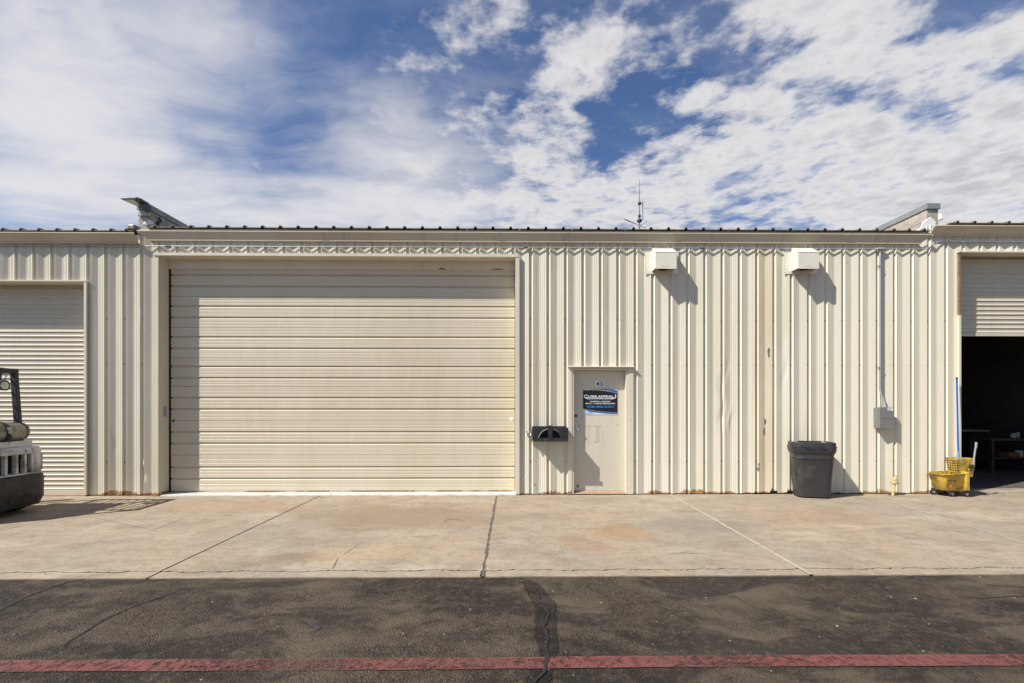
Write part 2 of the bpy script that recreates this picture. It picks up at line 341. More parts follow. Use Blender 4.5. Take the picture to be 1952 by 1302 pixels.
# ------------------------------------------------------------------ mesh builder
class MB:
    def __init__(s): s.v = []; s.f = []
    def add(s, vs, fs):
        o = len(s.v); s.v += [Vector(v) for v in vs]; s.f += [tuple(i + o for i in f) for f in fs]; return s
    def box(s, x0, x1, y0, y1, z0, z1):
        x0, x1 = min(x0, x1), max(x0, x1); y0, y1 = min(y0, y1), max(y0, y1); z0, z1 = min(z0, z1), max(z0, z1)
        v = [(x0, y0, z0), (x1, y0, z0), (x1, y1, z0), (x0, y1, z0), (x0, y0, z1), (x1, y0, z1), (x1, y1, z1), (x0, y1, z1)]
        return s.add(v, [(0, 3, 2, 1), (4, 5, 6, 7), (0, 1, 5, 4), (1, 2, 6, 5), (2, 3, 7, 6), (3, 0, 4, 7)])
    def loft(s, rings, closed=True, caps=True):
        n = len(rings[0]); o = len(s.v); fs = []
        vs = [p for r in rings for p in r]
        for k in range(len(rings) - 1):
            for i in range(n if closed else n - 1):
                j = (i + 1) % n
                fs.append((k * n + i, k * n + j, (k + 1) * n + j, (k + 1) * n + i))
        if caps:
            fs.append(tuple(reversed(range(n)))); fs.append(tuple((len(rings) - 1) * n + i for i in range(n)))
        return s.add(vs, fs)
    def prism(s, pts, a, b, axis='x'):
        """closed polygon swept along an axis; pts are the other two coordinates in order"""
        def mk(p, t):
            return {'x': (t, p[0], p[1]), 'y': (p[0], t, p[1]), 'z': (p[0], p[1], t)}[axis]
        return s.loft([[mk(p, a) for p in pts], [mk(p, b) for p in pts]])
    def tube(s, path, r, seg=10, caps=True):
        path = [Vector(p) for p in path]; rings = []
        rr = r if isinstance(r, (list, tuple)) else [r] * len(path)
        up = None
        for i, p in enumerate(path):
            t = (path[min(i + 1, len(path) - 1)] - path[max(i - 1, 0)]).normalized()
            if up is None: up = Vector((0, 0, 1)) if abs(t.z) < 0.9 else Vector((1, 0, 0))
            u = t.cross(up).normalized(); w = u.cross(t).normalized(); up = w
            rings.append([p + (u * math.cos(2 * math.pi * k / seg) + w * math.sin(2 * math.pi * k / seg)) * rr[i] for k in range(seg)])
        return s.loft(rings, True, caps)
    def bar(s, a, b, w, h):
        a, b = Vector(a), Vector(b); t = (b - a).normalized()
        up = Vector((0, 0, 1)) if abs(t.z) < 0.95 else Vector((0, 1, 0))
        u = t.cross(up).normalized() * w / 2; v = u.cross(t).normalized() * h / 2
        return s.loft([[p - u - v, p + u - v, p + u + v, p - u + v] for p in (a, b)])
    def lathe(s, prof, c, axis='z', seg=16):
        rings = []
        for r, h in prof:
            ring = []
            for k in range(seg):
                a = 2 * math.pi * k / seg; x, y = r * math.cos(a), r * math.sin(a)
                ring.append(Vector(c) + Vector({'z': (x, y, h), 'y': (x, h, y), 'x': (h, x, y)}[axis]))
            rings.append(ring)
        return s.loft(rings)
    def build(s, name, mat, parent=None, bevel=0.0, smooth=False, label=None):
        me = bpy.data.meshes.new(name)
        off = Vector((0, 0, 0)); p = parent
        while p is not None: off += p.location; p = p.parent
        me.from_pydata([v - off for v in s.v], [], s.f)
        bm = bmesh.new(); bm.from_mesh(me); bmesh.ops.recalc_face_normals(bm, faces=bm.faces); bm.to_mesh(me); bm.free()
        me.materials.append(MATS[mat])
        o = bpy.data.objects.new(name, me); COL.objects.link(o); o.parent = parent
        if smooth:
            for pl in me.polygons: pl.use_smooth = True
            md = o.modifiers.new('es', 'EDGE_SPLIT'); md.split_angle = R(38)
        if bevel:
            md = o.modifiers.new('bevel', 'BEVEL'); md.width = bevel; md.segments = 2; md.limit_method = 'ANGLE'; md.angle_limit = R(35)
        if label: o['label'] = label
        return o
def box(name, mat, parent, x0, x1, y0, y1, z0, z1, bevel=0.0, label=None):
    return MB().box(x0, x1, y0, y1, z0, z1).build(name, mat, parent, bevel, False, label)
def tag(o, label, cat, group=None):
    o['label'] = label; o['category'] = cat
    if group: o['group'] = group
    return o
def thing(name, loc, label, cat, group=None):
    o = bpy.data.objects.new(name, None); COL.objects.link(o); o.location = loc; o.empty_display_size = 0.1
    return tag(o, label, cat, group)
def structure(o): o['kind'] = 'structure'; return o
def sroot(name, loc=(0, 0, 0)):
    o = bpy.data.objects.new(name, None); COL.objects.link(o); o.location = loc; return structure(o)
def text(s_, name, mat, parent, c, w, h, y, bold=0.0, label=None, font_fit=True):
    """flat lettering facing -Y, centred at c=(x,z), fitted to w x h"""
    cu = bpy.data.curves.new('lettering', 'FONT'); cu.body = s_; cu.align_x = 'CENTER'; cu.offset = bold; cu.resolution_u = 3
    ob = bpy.data.objects.new('lettering', cu); COL.objects.link(ob)
    dg = bpy.context.evaluated_depsgraph_get(); me = bpy.data.meshes.new_from_object(ob.evaluated_get(dg))
    bpy.data.objects.remove(ob); bpy.data.curves.remove(cu)
    xs = [v.co.x for v in me.vertices]; ys = [v.co.y for v in me.vertices]
    x0, x1, y0, y1 = min(xs), max(xs), min(ys), max(ys)
    off = Vector((0, 0, 0)); p = parent
    while p is not None: off += p.location; p = p.parent
    for v in me.vertices:
        v.co = Vector((c[0] + ((v.co.x - x0) / (x1 - x0) - 0.5) * w, y, c[1] + ((v.co.y - y0) / (y1 - y0) - 0.5) * h)) - off
    me.materials.clear(); me.materials.append(MATS[mat]); me.name = name
    o = bpy.data.objects.new(name, me); COL.objects.link(o); o.parent = parent
    if label: o['label'] = label
    return o

# ================================================================== GROUND
box_ground = MB().add([(-400, -400, -0.06), (400, -400, -0.06), (400, 400, -0.06), (-400, 400, -0.06)], [(0, 1, 2, 3)])
structure(box_ground.build('ground', 'dark_dirt'))
ASZ = -0.012
EDGE_Y = 4.165
asp = structure(MB().box(-60, 60, -60, EDGE_Y - 0.006, ASZ - 0.04, ASZ).build('asphalt_road', 'asphalt'))

def ribbon(pts, w, z, jit=0.0, rng=random):
    """an uneven narrow strip along ground points"""
    P = []
    for a, b in zip(pts[:-1], pts[1:]):
        n = max(2, int((b - a).length / 0.05))
        P += [a.lerp(b, i / n) for i in range(n)]
    P.append(pts[-1]); L, Rr = [], []
    off = 0
    for i, p in enumerate(P):
        t = (P[min(i + 1, len(P) - 1)] - P[max(i - 1, 0)]).normalized(); nrm = Vector((-t.y, t.x, 0))
        off = off * 0.75 + rng.uniform(-jit, jit)
        e = min(1.0, 0.15 + 6.0 * min(i, len(P) - 1 - i) / len(P))
        c = p + nrm * off; ww = w * e * rng.uniform(0.5, 1.3) / 2
        L.append((c.x + nrm.x * ww, c.y + nrm.y * ww, z)); Rr.append((c.x - nrm.x * ww, c.y - nrm.y * ww, z))
    m = MB(); n = len(L)
    m.add(L + Rr, [(i, i + 1, n + i + 1, n + i) for i in range(n - 1)])
    return m
def G(*pp): return [gr(a, b, ASZ) for a, b in pp]
rc = random.Random(3)
for pts, w in ((G((-60, 1195), (0, 1165), (61, 1134), (125, 1112), (180, 1101)), 0.016), (G((120, 1236), (132, 1224), (199, 1182), (250, 1160), (362, 1119)), 0.016),
               (G((1789, 1143), (1870, 1141), (2050, 1131)), 0.007), (G((1164, 1183), (1180, 1203), (1197, 1224)), 0.007),
               (G((1340, 1100), (1420, 1150), (1470, 1180)), 0.005)):
    ribbon(pts, w, ASZ + 0.004, 0.006, rc).build('crack', 'crack', asp)
# tar-sealed crack
def z4(x, y): return gr(660 + x / 2.958, 930 + y / 2.958, ASZ)
outl = [(985, 530), (1030, 520), (1080, 540), (1130, 595), (1180, 650), (1186, 770), (1195, 900), (1180, 990), (1150, 1100), (1120, 1240), (930, 1240), (1000, 1100), (1060, 1010), (1100, 960), (1065, 850), (1065, 680), (1020, 600)]
op = [z4(*p) for p in outl]; dense = []
for a, b in zip(op, op[1:] + op[:1]):
    n = max(2, int((b - a).length / 0.04))
    dense += [a.lerp(b, i / n) + Vector((rc.uniform(-.006, .006), rc.uniform(-.006, .006), 0)) for i in range(n)]
MB().add([(p.x, p.y, ASZ + 0.004) for p in dense], [tuple(range(len(dense)))]).build('seal_patch', 'asphalt_seal', asp, label='dark tar band sealing a crack across the asphalt')
tp = [z4(-660 * 0 + x, y) for x, y in ()]
sealc = [z4(1045, 540), z4(1060, 590), z4(1100, 650), z4(1125, 720), z4(1106, 790), z4(1130, 860), z4(1112, 905), z4(1135, 960), z4(1100, 1040), z4(1060, 1110), z4(1030, 1200)]
# red line
ya, yb = gr(CX, 1273).y, gr(CX, 1251).y
xs = [-9 + i * 0.12 for i in range(151)]
yw = lambda x: 0.004 * math.sin(x * 1.3) + rc.uniform(-.003, .003) - 0.0008 * x
MBr = MB(); n = len(xs)
MBr.add([(x, ya + yw(x), ASZ + 0.008) for x in xs] + [(x, yb + yw(x), ASZ + 0.008) for x in xs], [(i, i + 1, n + i + 1, n + i) for i in range(n - 1)])
o = MBr.build('painted_line', 'red_paint', asp, label='worn red painted line across the asphalt')
ribbon(sealc, 0.020, ASZ + 0.012, 0.012, rc).build('crack', 'crack', asp)
t0 = [gr(574, 1181, ASZ), gr(584, 1178, ASZ), gr(612, 1197, ASZ), gr(604, 1203, ASZ)]
MB().add([(p.x, p.y, ASZ + 0.004) for p in t0], [(0, 1, 2, 3)]).build('tape_strip', 'tape_dark', asp, label='short strip of flattened dark tape on the asphalt')
# loose stones
ms = MB(); rs = random.Random(11)
for i in range(420):
    x = rs.uniform(-7.5, 7.5); y = rs.uniform(1.9, EDGE_Y - 0.03) if i < 330 else rs.uniform(EDGE_Y + .05, D - 0.1)
    s_ = rs.choice((.004, .005, .006, .008)) * rs.uniform(.6, 1.3); z = ASZ if y < EDGE_Y else 0.0
    vs = [(x + s_ * math.cos(k * 1.26 + i) * rs.uniform(.6, 1.2), y + s_ * math.sin(k * 1.26 + i) * rs.uniform(.6, 1.2), z + 0.002) for k in range(5)] + [(x, y, z + s_ * rs.uniform(.5, 1))]
    ms.add(vs, [(k, (k + 1) % 5, 5) for k in range(5)])
st = ms.build('loose_stones', 'stone_bit'); tag(st, 'tiny pale stones scattered over the asphalt and concrete', 'gravel'); st['kind'] = 'stuff'

# concrete apron: ten-foot slabs, a broken front edge strip and joints
apron = sroot('concrete_apron')
def jx(pa, pb):       # joint line through two pixels -> function of y
    a, b = gr(*pa), gr(*pb)
    return lambda y: a.x + (b.x - a.x) * (y - a.y) / (b.y - a.y)
J = [jx((0, 1012), (100, 990)), jx((600, 950), (283, 1100)), jx((946, 950), (920, 1097)), jx((1283, 946), (1541, 1092)), jx((1716, 962), (1952, 1035))]
J = [lambda y: J[0](y) - 3.07 * 1 if False else -9.4 + 0 * y] + J + [lambda y: 9.6 + 0 * y, lambda y: 13.0]
Jn = [lambda y: -13.0] + J
gapw = {1: .012, 2: .010, 3: .024, 4: .032, 5: .034, 6: .026, 7: .012}
BACK = {0: 8.30, 1: 8.30, 2: 8.20}
rs = random.Random(5)
CRACK_Y = EDGE_Y + 0.155
crk = {}
def crack_y(x):
    k = round(x / 0.03)
    if k not in crk: crk[k] = CRACK_Y + 0.012 * math.sin(k * .21) + 0.008 * math.sin(k * .53 + 1) + random.Random(k).uniform(-.009, .009) + 0.006 * x / 8
    return crk[k]
for i in range(len(Jn) - 1):
    fa, fb = Jn[i], Jn[i + 1]; ga = gapw.get(i, .012) / 2; gb = gapw.get(i + 1, .012) / 2
    for strip in (0, 1):
        jag = 0.010 if i in (3, 4) else 0.0015
        def side(f, g_, y0, y1, jj):
            n = max(3, int((y1 - y0) / .06)); out = []
            for k in range(n + 1):
                y = y0 + (y1 - y0) * k / n
                out.append((f(y) + g_ + random.Random(int(y * 997) + i * 7 + (3 if g_ > 0 else 0)).uniform(-jj, jj), y))
            return out
        yb0, yb1 = (EDGE_Y, None) if strip == 0 else (None, 8.35)
        x0 = fa(CRACK_Y) + ga; x1 = fb(CRACK_Y) - gb
        nx = int((x1 - x0) / .03)
        cw = 0.006 if i > 5 else 0.011
        if strip == 0:
            front = [(x0 + (x1 - x0) * k / (nx // 3), EDGE_Y + rs.uniform(-.005, .005)) for k in range(nx // 3 + 1)]
            top = [(x0 + (x1 - x0) * k / nx, crack_y(x0 + (x1 - x0) * k / nx) - cw * random.Random(k + 50 * i).uniform(.1, 1.0)) for k in range(nx + 1)]
            loop = front + list(reversed(top))
        else:
            bot = [(x0 + (x1 - x0) * k / nx, crack_y(x0 + (x1 - x0) * k / nx) + 0.002 + 0.010 * max(0, random.Random(k + 90 * i).uniform(-1.2, 1))) for k in range(nx + 1)]
            rgt = side(fb, -gb, CRACK_Y + .03, 8.35, 0.011 if i + 1 == 4 else 0.0015)
            lft = side(fa, ga, CRACK_Y + .03, 8.35, 0.011 if i == 4 else 0.0015)
            loop = bot + rgt + list(reversed(lft))
        z = 0.0 if strip else -0.004
        MB().loft([[(x, y, -0.055) for x, y in loop], [(x, y, z) for x, y in loop]]).build('slab' if strip else 'edge_strip', 'concrete', apron)
# joint fillings
def fill(k, w, mat, z, name):
    f = J[k]; m = MB(); pts = []
    ys = [CRACK_Y - .152 + j * .08 for j in range(int((8.2 - CRACK_Y) / .08) + 2)]
    L = [(f(y) - w / 2 + rs.uniform(-.003, .003), y, z) for y in ys]; Q = [(f(y) + w / 2 + rs.uniform(-.003, .003), y, z) for y in ys]
    n = len(ys); m.add(L + Q, [(j, j + 1, n + j + 1, n + j) for j in range(n - 1)]); return m.build(name, mat, apron)
fill(3, .05, 'joint_dirt', -0.004, 'joint_filler')
fill(4, .040, 'joint_sealant', 0.003, 'joint_filler')
fill(5, .030, 'joint_sealant', 0.003, 'joint_filler')
for pts, w, mt in (([gr(281, 1014), gr(315, 1001), gr(351, 989)], .006, 'crack_soft'), ([gr(655, 1058), gr(672, 1046), gr(690, 1034)], .006, 'crack_soft'),
               ([gr(645, 1064), gr(640, 1075), gr(632, 1087)], .008, 'crack_soft'), ([gr(1640, 950), gr(1690, 962)], .006, 'crack'), ([gr(170, 985), gr(300, 1012)], .005, 'crack_soft'),
               ([gr(847, 996), gr(853, 991), gr(866, 990), gr(878, 992), gr(886, 995)], .010, 'crack'), ([gr(1020, 987), gr(1048, 987)], .007, 'crack_soft'),
               ([gr(1910, 982), gr(1945, 982)], .008, 'crack_soft'), ([gr(1290, 1054), (gr(1350, 1056))], .006, 'crack_soft')):
    ribbon(pts, w, 0.003, 0.004, rs).build('crack', mt, apron)

# ================================================================== RIBBED WALL SHEETS
PITCH = 0.3048
X0 = wx(1008.2)                       # left edge of one channel
VAL, GRV = 0.026, 0.025
NOTCH = 0.0028
PROF = [(0.0, 0.0), (0.006, GRV), (0.050, GRV), (0.071, 0.0)]
def facet(u0, d0, u1, d1, ks):
    out = []
    for k in ks:
        u = u0 + (u1 - u0) * k; d = d0 + (d1 - d0) * k
        out += [(u - .005, d), (u - .002, d + NOTCH), (u + .002, d + NOTCH), (u + .005, d)]
    return out
PROF += facet(0.071, 0, 0.186, VAL, (.22, .42, .62, .82)) + [(0.186, VAL)] + facet(0.186, VAL, 0.3048, 0, (.18, .45, .72)) 
def depth_at(x):
    u = (x - X0) % PITCH
    pr = PROF + [(PITCH, 0.0)]
    for (a, da), (b, db) in zip(pr[:-1], pr[1:]):
        if a <= u <= b: return da + (db - da) * (u - a) / max(1e-9, b - a)
    return 0.0
DENTS = []
def sheet(x0, x1, z0, z1, Y=D, foot=None):
    xs_ = {x0, x1}
    k0 = math.floor((x0 - X0) / PITCH) - 1
    for k in range(k0, k0 + int((x1 - x0) / PITCH) + 4):
        for u, d in PROF:
            x = X0 + k * PITCH + u
            if x0 + 1e-4 < x < x1 - 1e-4: xs_.add(x)
    if foot:
        x = x0
        while x < x1: xs_.add(x); x += 0.009
    xs_ = sorted(xs_)
    fr = [(x, Y + depth_at(x)) for x in xs_]
    m = MB(); n = len(fr)
    dents = [d for d in DENTS if x0 - .05 < d[0] < x1 + .05 and z0 < d[1] < z1]
    if dents:
        zr_ = [z0 + (z1 - z0) * k / 90 for k in range(91)]; vs, fs = [], []
        for k, z in enumerate(zr_):
            for x, y in fr:
                o = sum(a * math.exp(-((x - cx - .03 * math.sin(z * 9)) / rx) ** 2 - ((z - cz) / rz) ** 2) for cx, cz, rx, rz, a in dents)
                vs.append((x, y + o, (foot(x) if foot and k == 0 else z)))
        for k in range(90):
            for i in range(n - 1): fs.append((k * n + i, k * n + i + 1, (k + 1) * n + i + 1, (k + 1) * n + i))
        return m.add(vs, fs)
    lo = [(x, y, (foot(x) if foot else z0)) for x, y in fr]; hi = [(x, y, z1) for x, y in fr]
    lob = [(x, y + .006, zz) for (x, y, zz) in lo]; hib = [(x, y + .006, z1) for x, y in fr]
    fs = []
    for i in range(n - 1):
        fs += [(i, i + 1, n + i + 1, n + i), (2 * n + i + 1, 2 * n + i, 3 * n + i, 3 * n + i + 1), (i + 1, i, 2 * n + i, 2 * n + i + 1), (n + i, n + i + 1, 3 * n + i + 1, 3 * n + i)]
    fs += [(0, n, 3 * n, 2 * n), (2 * n - 1, n - 1, 3 * n - 1, 4 * n - 1)]
    return m.add(lo + hi + lob + hib, fs)

# openings (x0, x1, z_top)
MD = dict(x0=wx(303), x1=wx(983), z=wz(489, 640))
LD = dict(x0=-11.6, x1=wx(163), z=wz(537, 120))
RD = dict(x0=wx(1829), x1=wx(1829) + 3.7, z=wz(482, 1880))
PD = dict(x0=wx(1088), x1=wx(1200), z=wz(702, 1145))
OPEN = [MD, LD, RD, PD]
B0, B1 = X0 + PITCH * round((wx(264) - X0) / PITCH), X0 + PITCH * round((wx(1768) - X0) / PITCH)
EAVE_L, EAVE_C, EAVE_R = 4.50, 4.60, 4.74
rf = random.Random(21)
jag_cache = {}
def rust_foot(x):
    # sheet foot eaten by rust near the bin
    k = round(x / .009); amp = 0.0
    for c, w, a in ((wx(1474), .10, .10), (wx(1506), .09, .11), (wx(1441), .05, .05), (wx(1455), .12, .03), (wx(1390), .12, .02), (wx(1600), .10, .02)):
        amp = max(amp, a * max(0, 1 - abs(x - c) / w))
    return 0.012 + amp * (0.35 + 0.9 * random.Random(k).random()) + 0.006 * random.Random(k // 3).random()
DENTS += [(wx(1376), wz(770, 1376), .045, .42, .016), (wx(1392), wz(800, 1392), .035, .25, -.009), (wx(1384), wz(700, 1384), .035, .3, .007), (wx(273), wz(905, 273), .035, .09, .022), (wx(272), wz(885, 272), .03, .05, -.016), (wx(215), wz(840, 215), .04, .2, .006), (wx(1497), wz(700, 1497), .05, .5, .008)]
def wall(root, xa, xb, ztop, special=()):
    cuts = sorted({xa, xb} | {o_[k] for o_ in OPEN for k in ('x0', 'x1') if xa < o_[k] < xb} | {X0 + PITCH * 3 * k for k in range(-20, 20) if xa < X0 + PITCH * 3 * k < xb} | {s_ for s_ in special if xa < s_ < xb})
    for a, b in zip(cuts[:-1], cuts[1:]):
        if b - a < 0.004: continue
        mid = (a + b) / 2; z0 = 0.014
        for o_ in OPEN:
            if o_['x0'] < mid < o_['x1']: z0 = o_['z']
        aged = len(special) == 2 and special[0] <= mid <= special[1]
        rusty = wx(1370) < mid < wx(1640) and z0 < .1
        sheet(a + .0008, b - .0008, z0, ztop, D, rust_foot if rusty else None).build('wall_panel', 'siding_aged' if aged else 'siding', root, label='yellowed older wall sheet' if aged else None)

bl = thing('metal_building', (wx(120), D, 0), 'ivory ribbed metal unit with corrugated rolling door behind the forklift', 'building', 'attached metal units along the lane')
bc = thing('metal_building', (wx(976), D, 0), 'ivory ribbed metal unit with wide sectional door and the number 43 door', 'building', 'attached metal units along the lane')
br = thing('metal_building', (wx(1880), D, 0), 'ivory ribbed metal unit whose rolling door is half open on a dark interior', 'building', 'attached metal units along the lane')
wall(bl, -12.4, B0, EAVE_L)
wall(bc, B0, B1, EAVE_C, (X0 + PITCH * round((wx(1443) - X0) / PITCH), X0 + PITCH * round((wx(1476) - X0) / PITCH)))
wall(br, B1, 12.6, EAVE_R)

# fixing screws along the girt lines, one in each channel
scm = None
for root, xa, xb in ((bl, LD['x1'] + .05, B0), (bc, B0, B1), (br, B1, RD['x0'])):
    k0 = math.ceil((xa - X0) / PITCH)
    for k in range(k0, int((xb - X0) / PITCH) + 1):
        x = X0 + k * PITCH + .030
        for py in (609, 695, 880):
            z = wz(py)
            if x > xb or (MD['x0'] - .1 < x < MD['x1'] + .07 and z < MD['z'] + .05) or (PD['x0'] - .06 < x < PD['x1'] + .08 and z < PD['z'] + .06): continue
            if scm is None:
                scm = MB().lathe([(.010, -.006), (.012, -.001), (.012, .002)], (0, 0, 0), 'y', 6).build('screw', 'mark_grey', None).data
                bpy.data.objects.remove(bpy.data.objects['screw'])
            o = bpy.data.objects.new('screw', scm); COL.objects.link(o); o.parent = root
            o.location = Vector((x, D + GRV, z)) - root.location

# shell behind the sheets (rear, sides, roof deck) so the units are closed boxes
YB = D + 10.0
for root, xa, xb, e in ((bl, -12.4, B0, EAVE_L), (bc, B0, B1, EAVE_C), (br, B1, 12.6, EAVE_R)):
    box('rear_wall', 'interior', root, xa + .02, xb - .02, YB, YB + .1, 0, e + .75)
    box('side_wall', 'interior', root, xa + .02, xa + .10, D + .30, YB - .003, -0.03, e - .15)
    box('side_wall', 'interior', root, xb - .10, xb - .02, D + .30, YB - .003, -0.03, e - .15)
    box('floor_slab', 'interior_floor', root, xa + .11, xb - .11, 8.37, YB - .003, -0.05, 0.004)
# dark backing behind closed fronts
for root, xa, xb, zt in ((bl, LD['x1'] + .12, B0 - .12, EAVE_L - .3), (bc, B0 + .12, MD['x0'] - .02, EAVE_C - .3), (bc, MD['x1'] + .02, PD['x0'] - .04, EAVE_C - .3), (bc, PD['x1'] + .04, B1 - .12, EAVE_C - .3), (br, B1 + .12, RD['x0'] - .02, EAVE_R - .3)):
    box('inner_lining', 'interior', root, xa, xb, D + .06, D + .09, 0.004, zt)

# ------------------------------------------------------------------ eaves, gutters, roofs
LIP, BOT = 0.076, 0.012
def gutter(root, xa, xb, e, mitre_l, mitre_r, lip=LIP):
    """box gutter whose face leans back towards the wall, rolled lip on top, small bead below"""
    zt, zb = e - 0.055, e - 0.200
    def ring(x, m):      # m: shift of the lower edge (raked ends)
        return [(x, D - lip, zt), (x, D - lip, zt - .014), (x + m * .12, D - lip + .012, zt - .016), (x + m, D - BOT - .008, zb + .012), (x + m, D - BOT - .016, zb + .006), (x + m, D - BOT - .014, zb - .010),
                (x + m, D + .030, zb - .010), (x + m, D + .030, zb), (x + m, D - BOT, zb + .004), (x, D - lip + .016, zt - .014), (x, D - lip + .012, zt)]
    MB().loft([ring(xa, mitre_l), ring(xb, -mitre_r)]).build('gutter', 'gutter_paint', root)
    x = xa + 3.05
    while x < xb - .5:      # joint straps on the face
        p = [(D - lip - .0035, zt - .003), (D - lip - .0035, zt - .016), (D - BOT - .0125, zb + .012), (D - BOT - .008, zb + .012), (D - lip + .008, zt - .016), (D - lip + .002, zt - .003)]
        MB().prism(p, x, x + .10, 'x').build('gutter_strap', 'gutter_paint', root)
        x += 3.05
gutter(bl, -12.4, wx(257, D - .1), EAVE_L + .045, 0, 0.0, 0.125)
gutter(bc, wx(258, D - .1) + .004, wx(1781, D - .1), EAVE_C, 0.16, 0.16)
gutter(br, wx(1781, D - .1) + .006, 12.6, EAVE_R, 0.0, 0.0, 0.115)
RS = 1.0 / 24
def roof(root, xa, xb, e, front=D - .050):
    x = xa
    while x < xb - 0.02:
        w = min(0.9144, xb - x); ribs = max(1, round(w / PITCH)); pr = []
        for k in range(ribs):
            u = k * w / ribs
            pr += [(u + .004, 0), (u + .118, 0.0), (u + .130, .034), (u + .164, .034), (u + .176, 0), (u + w / ribs - .004, 0.0)]
        top = [(a + x, z) for a, z in pr]; loop = top + [(a, z - .012) for a, z in reversed(top)]
        MB().loft([[(a, front, e + z) for a, z in loop], [(a, YB + .1, e + z + (YB + .1 - front) * RS) for a, z in loop]]).build('roof_panel', 'roof_metal', root)
        x += w
roof(bl, -12.4, wx(262, D + .05), EAVE_L + .055)
roof(bc, wx(287, D + .05), wx(1766, D + .05), EAVE_C + .018)
roof(br, wx(1800, D + .05), 12.6, EAVE_R + .018)
for root, xa, xb, e in ((bl, -12.4, wx(256), EAVE_L + .04), (bc, wx(262), wx(1775), EAVE_C), (br, wx(1783), 12.6, EAVE_R)):
    box('eave_flashing', 'trim_paint', root, xa, xb, D - .004, D + .002, e - .08, e - .002)
box('roof_closure', 'roof_metal', bl, wx(262, D + .05) - .10, wx(262, D + .05) + .03, D - .05, D + 3, EAVE_L + .07, EAVE_L + .16, .02)
MB().prism([(wx(1783), D - .09), (wx(1812), D - .09), (wx(1800), D + .2), (wx(1783), D + .2)], EAVE_R - .05, EAVE_R - .045, 'z').build('gutter_end_pan', 'trim_paint', br)

# ------------------------------------------------------------------ parapets of concrete block between the units
def parapet(xa, xb, ztop, label, mast_side):
    Y0 = D + 0.10
    r = thing('parapet_wall', ((xa + xb) / 2, Y0, 4.3), label, 'parapet', 'block parapets between the units')
    zc = ztop - 0.105
    box('mortar_core', 'mortar', r, xa + .006, xb - .006, Y0 + .006, Y0 + 7.994, 4.25, zc)
    row = 0; z = zc
    while z > 4.30:
        y = Y0 + (0.0 if row % 2 == 0 else -.2)
        while y < Y0 + 8:
            a, b = max(y + .005, Y0), min(y + .395, Y0 + 8)
            if b - a > .03: box('block', 'block', r, xa, xb, a, b, z - .195, z - .002, .006)
            y += .4
        z -= .2; row += 1
    box('coping', 'coping_metal', r, xa - .018, xb + .018, Y0 - .022, Y0 + 8.02, zc + .002, ztop, .006)
    # roofing mastic smeared up the side
    rr = random.Random(int(xa * 100)); xs_ = xb + .004 if mast_side > 0 else xa - .004
    top, k = [], 0
    y = Y0 - .004
    while y < Y0 + 3.2:
        top.append((xs_, y, max(4.62, 4.93 - .075 * (y - Y0) - (0.06 if y < Y0 + .3 else 0) + rr.uniform(-.012, .012)) - .10)); y += .09
    bot = [(a, b, 4.4) for a, b, c in top]; n = len(top); d = .012 * mast_side
    MB().add(top + bot + [(a + d, b, c) for a, b, c in top] + [(a + d, b, c) for a, b, c in bot],
             [(i, i + 1, n + i + 1, n + i) for i in range(n - 1)] + [(2 * n + i + 1, 2 * n + i, 3 * n + i, 3 * n + i + 1) for i in range(n - 1)] + [(i + 1, i, 2 * n + i, 2 * n + i + 1) for i in range(n - 1)]).build('mastic_flashing', 'mastic', r)
    return r, Y0
PL, PY0 = parapet(wx(264, D + .1), wx(285, D + .1), wz(389.5, 280, D + .1), 'block parapet with metal coping under the flood light', 1)
PR, _ = parapet(wx(1767, D + .1), wx(1789, D + .1), wz(388, 1778, D + .1), 'block parapet with white mastic beside the half open unit', -1)
# mastic lump at the front corner of the right parapet
mm = MB(); c0 = at(1772, 426, D + .02)
ring0 = [(-.16, -.10), (-.02, -.11), (.10, -.06), (.12, .03), (.02, .12), (-.05, .08), (-.12, .02)]
mm.loft([[(c0.x + a, D + .015, c0.z + b) for a, b in ring0], [(c0.x + a * .9, D + .06, c0.z + b * .9) for a, b in ring0]]).build('mastic_lump', 'mastic', PR, .012)
mm = MB(); c0 = at(283, 424, D + .05)
mm.loft([[(c0.x + a * .7, D + .05, c0.z + b * .45) for a, b in ring0], [(c0.x + a * .6, D + .093, c0.z + b * .4) for a, b in ring0]]).build('mastic_lump', 'mastic', PL, .012)
box('rubble_brick', 'mastic', PR, wx(1790, D + .3), wx(1795, D + .3), D + .25, D + .33, wz(419, 1790, D + .3), wz(408, 1790, D + .3))
# cable coil hanging on the left parapet
mm = MB()
cc = at(296, 421, D + .22)
pth = [Vector((wx(285, D + .1) + .03, D + .28 + .05 * math.sin(t * .9), cc.z + .07 - .022 * t + .014 * math.cos(t * 2.1))) for t in [i * .35 for i in range(24)]]
mm.tube(pth, .016, 7); tag(mm.build('cable_loop', 'black_rubber', None, 0, True), 'black cable looped against the left parapet below its flood light', 'cable')

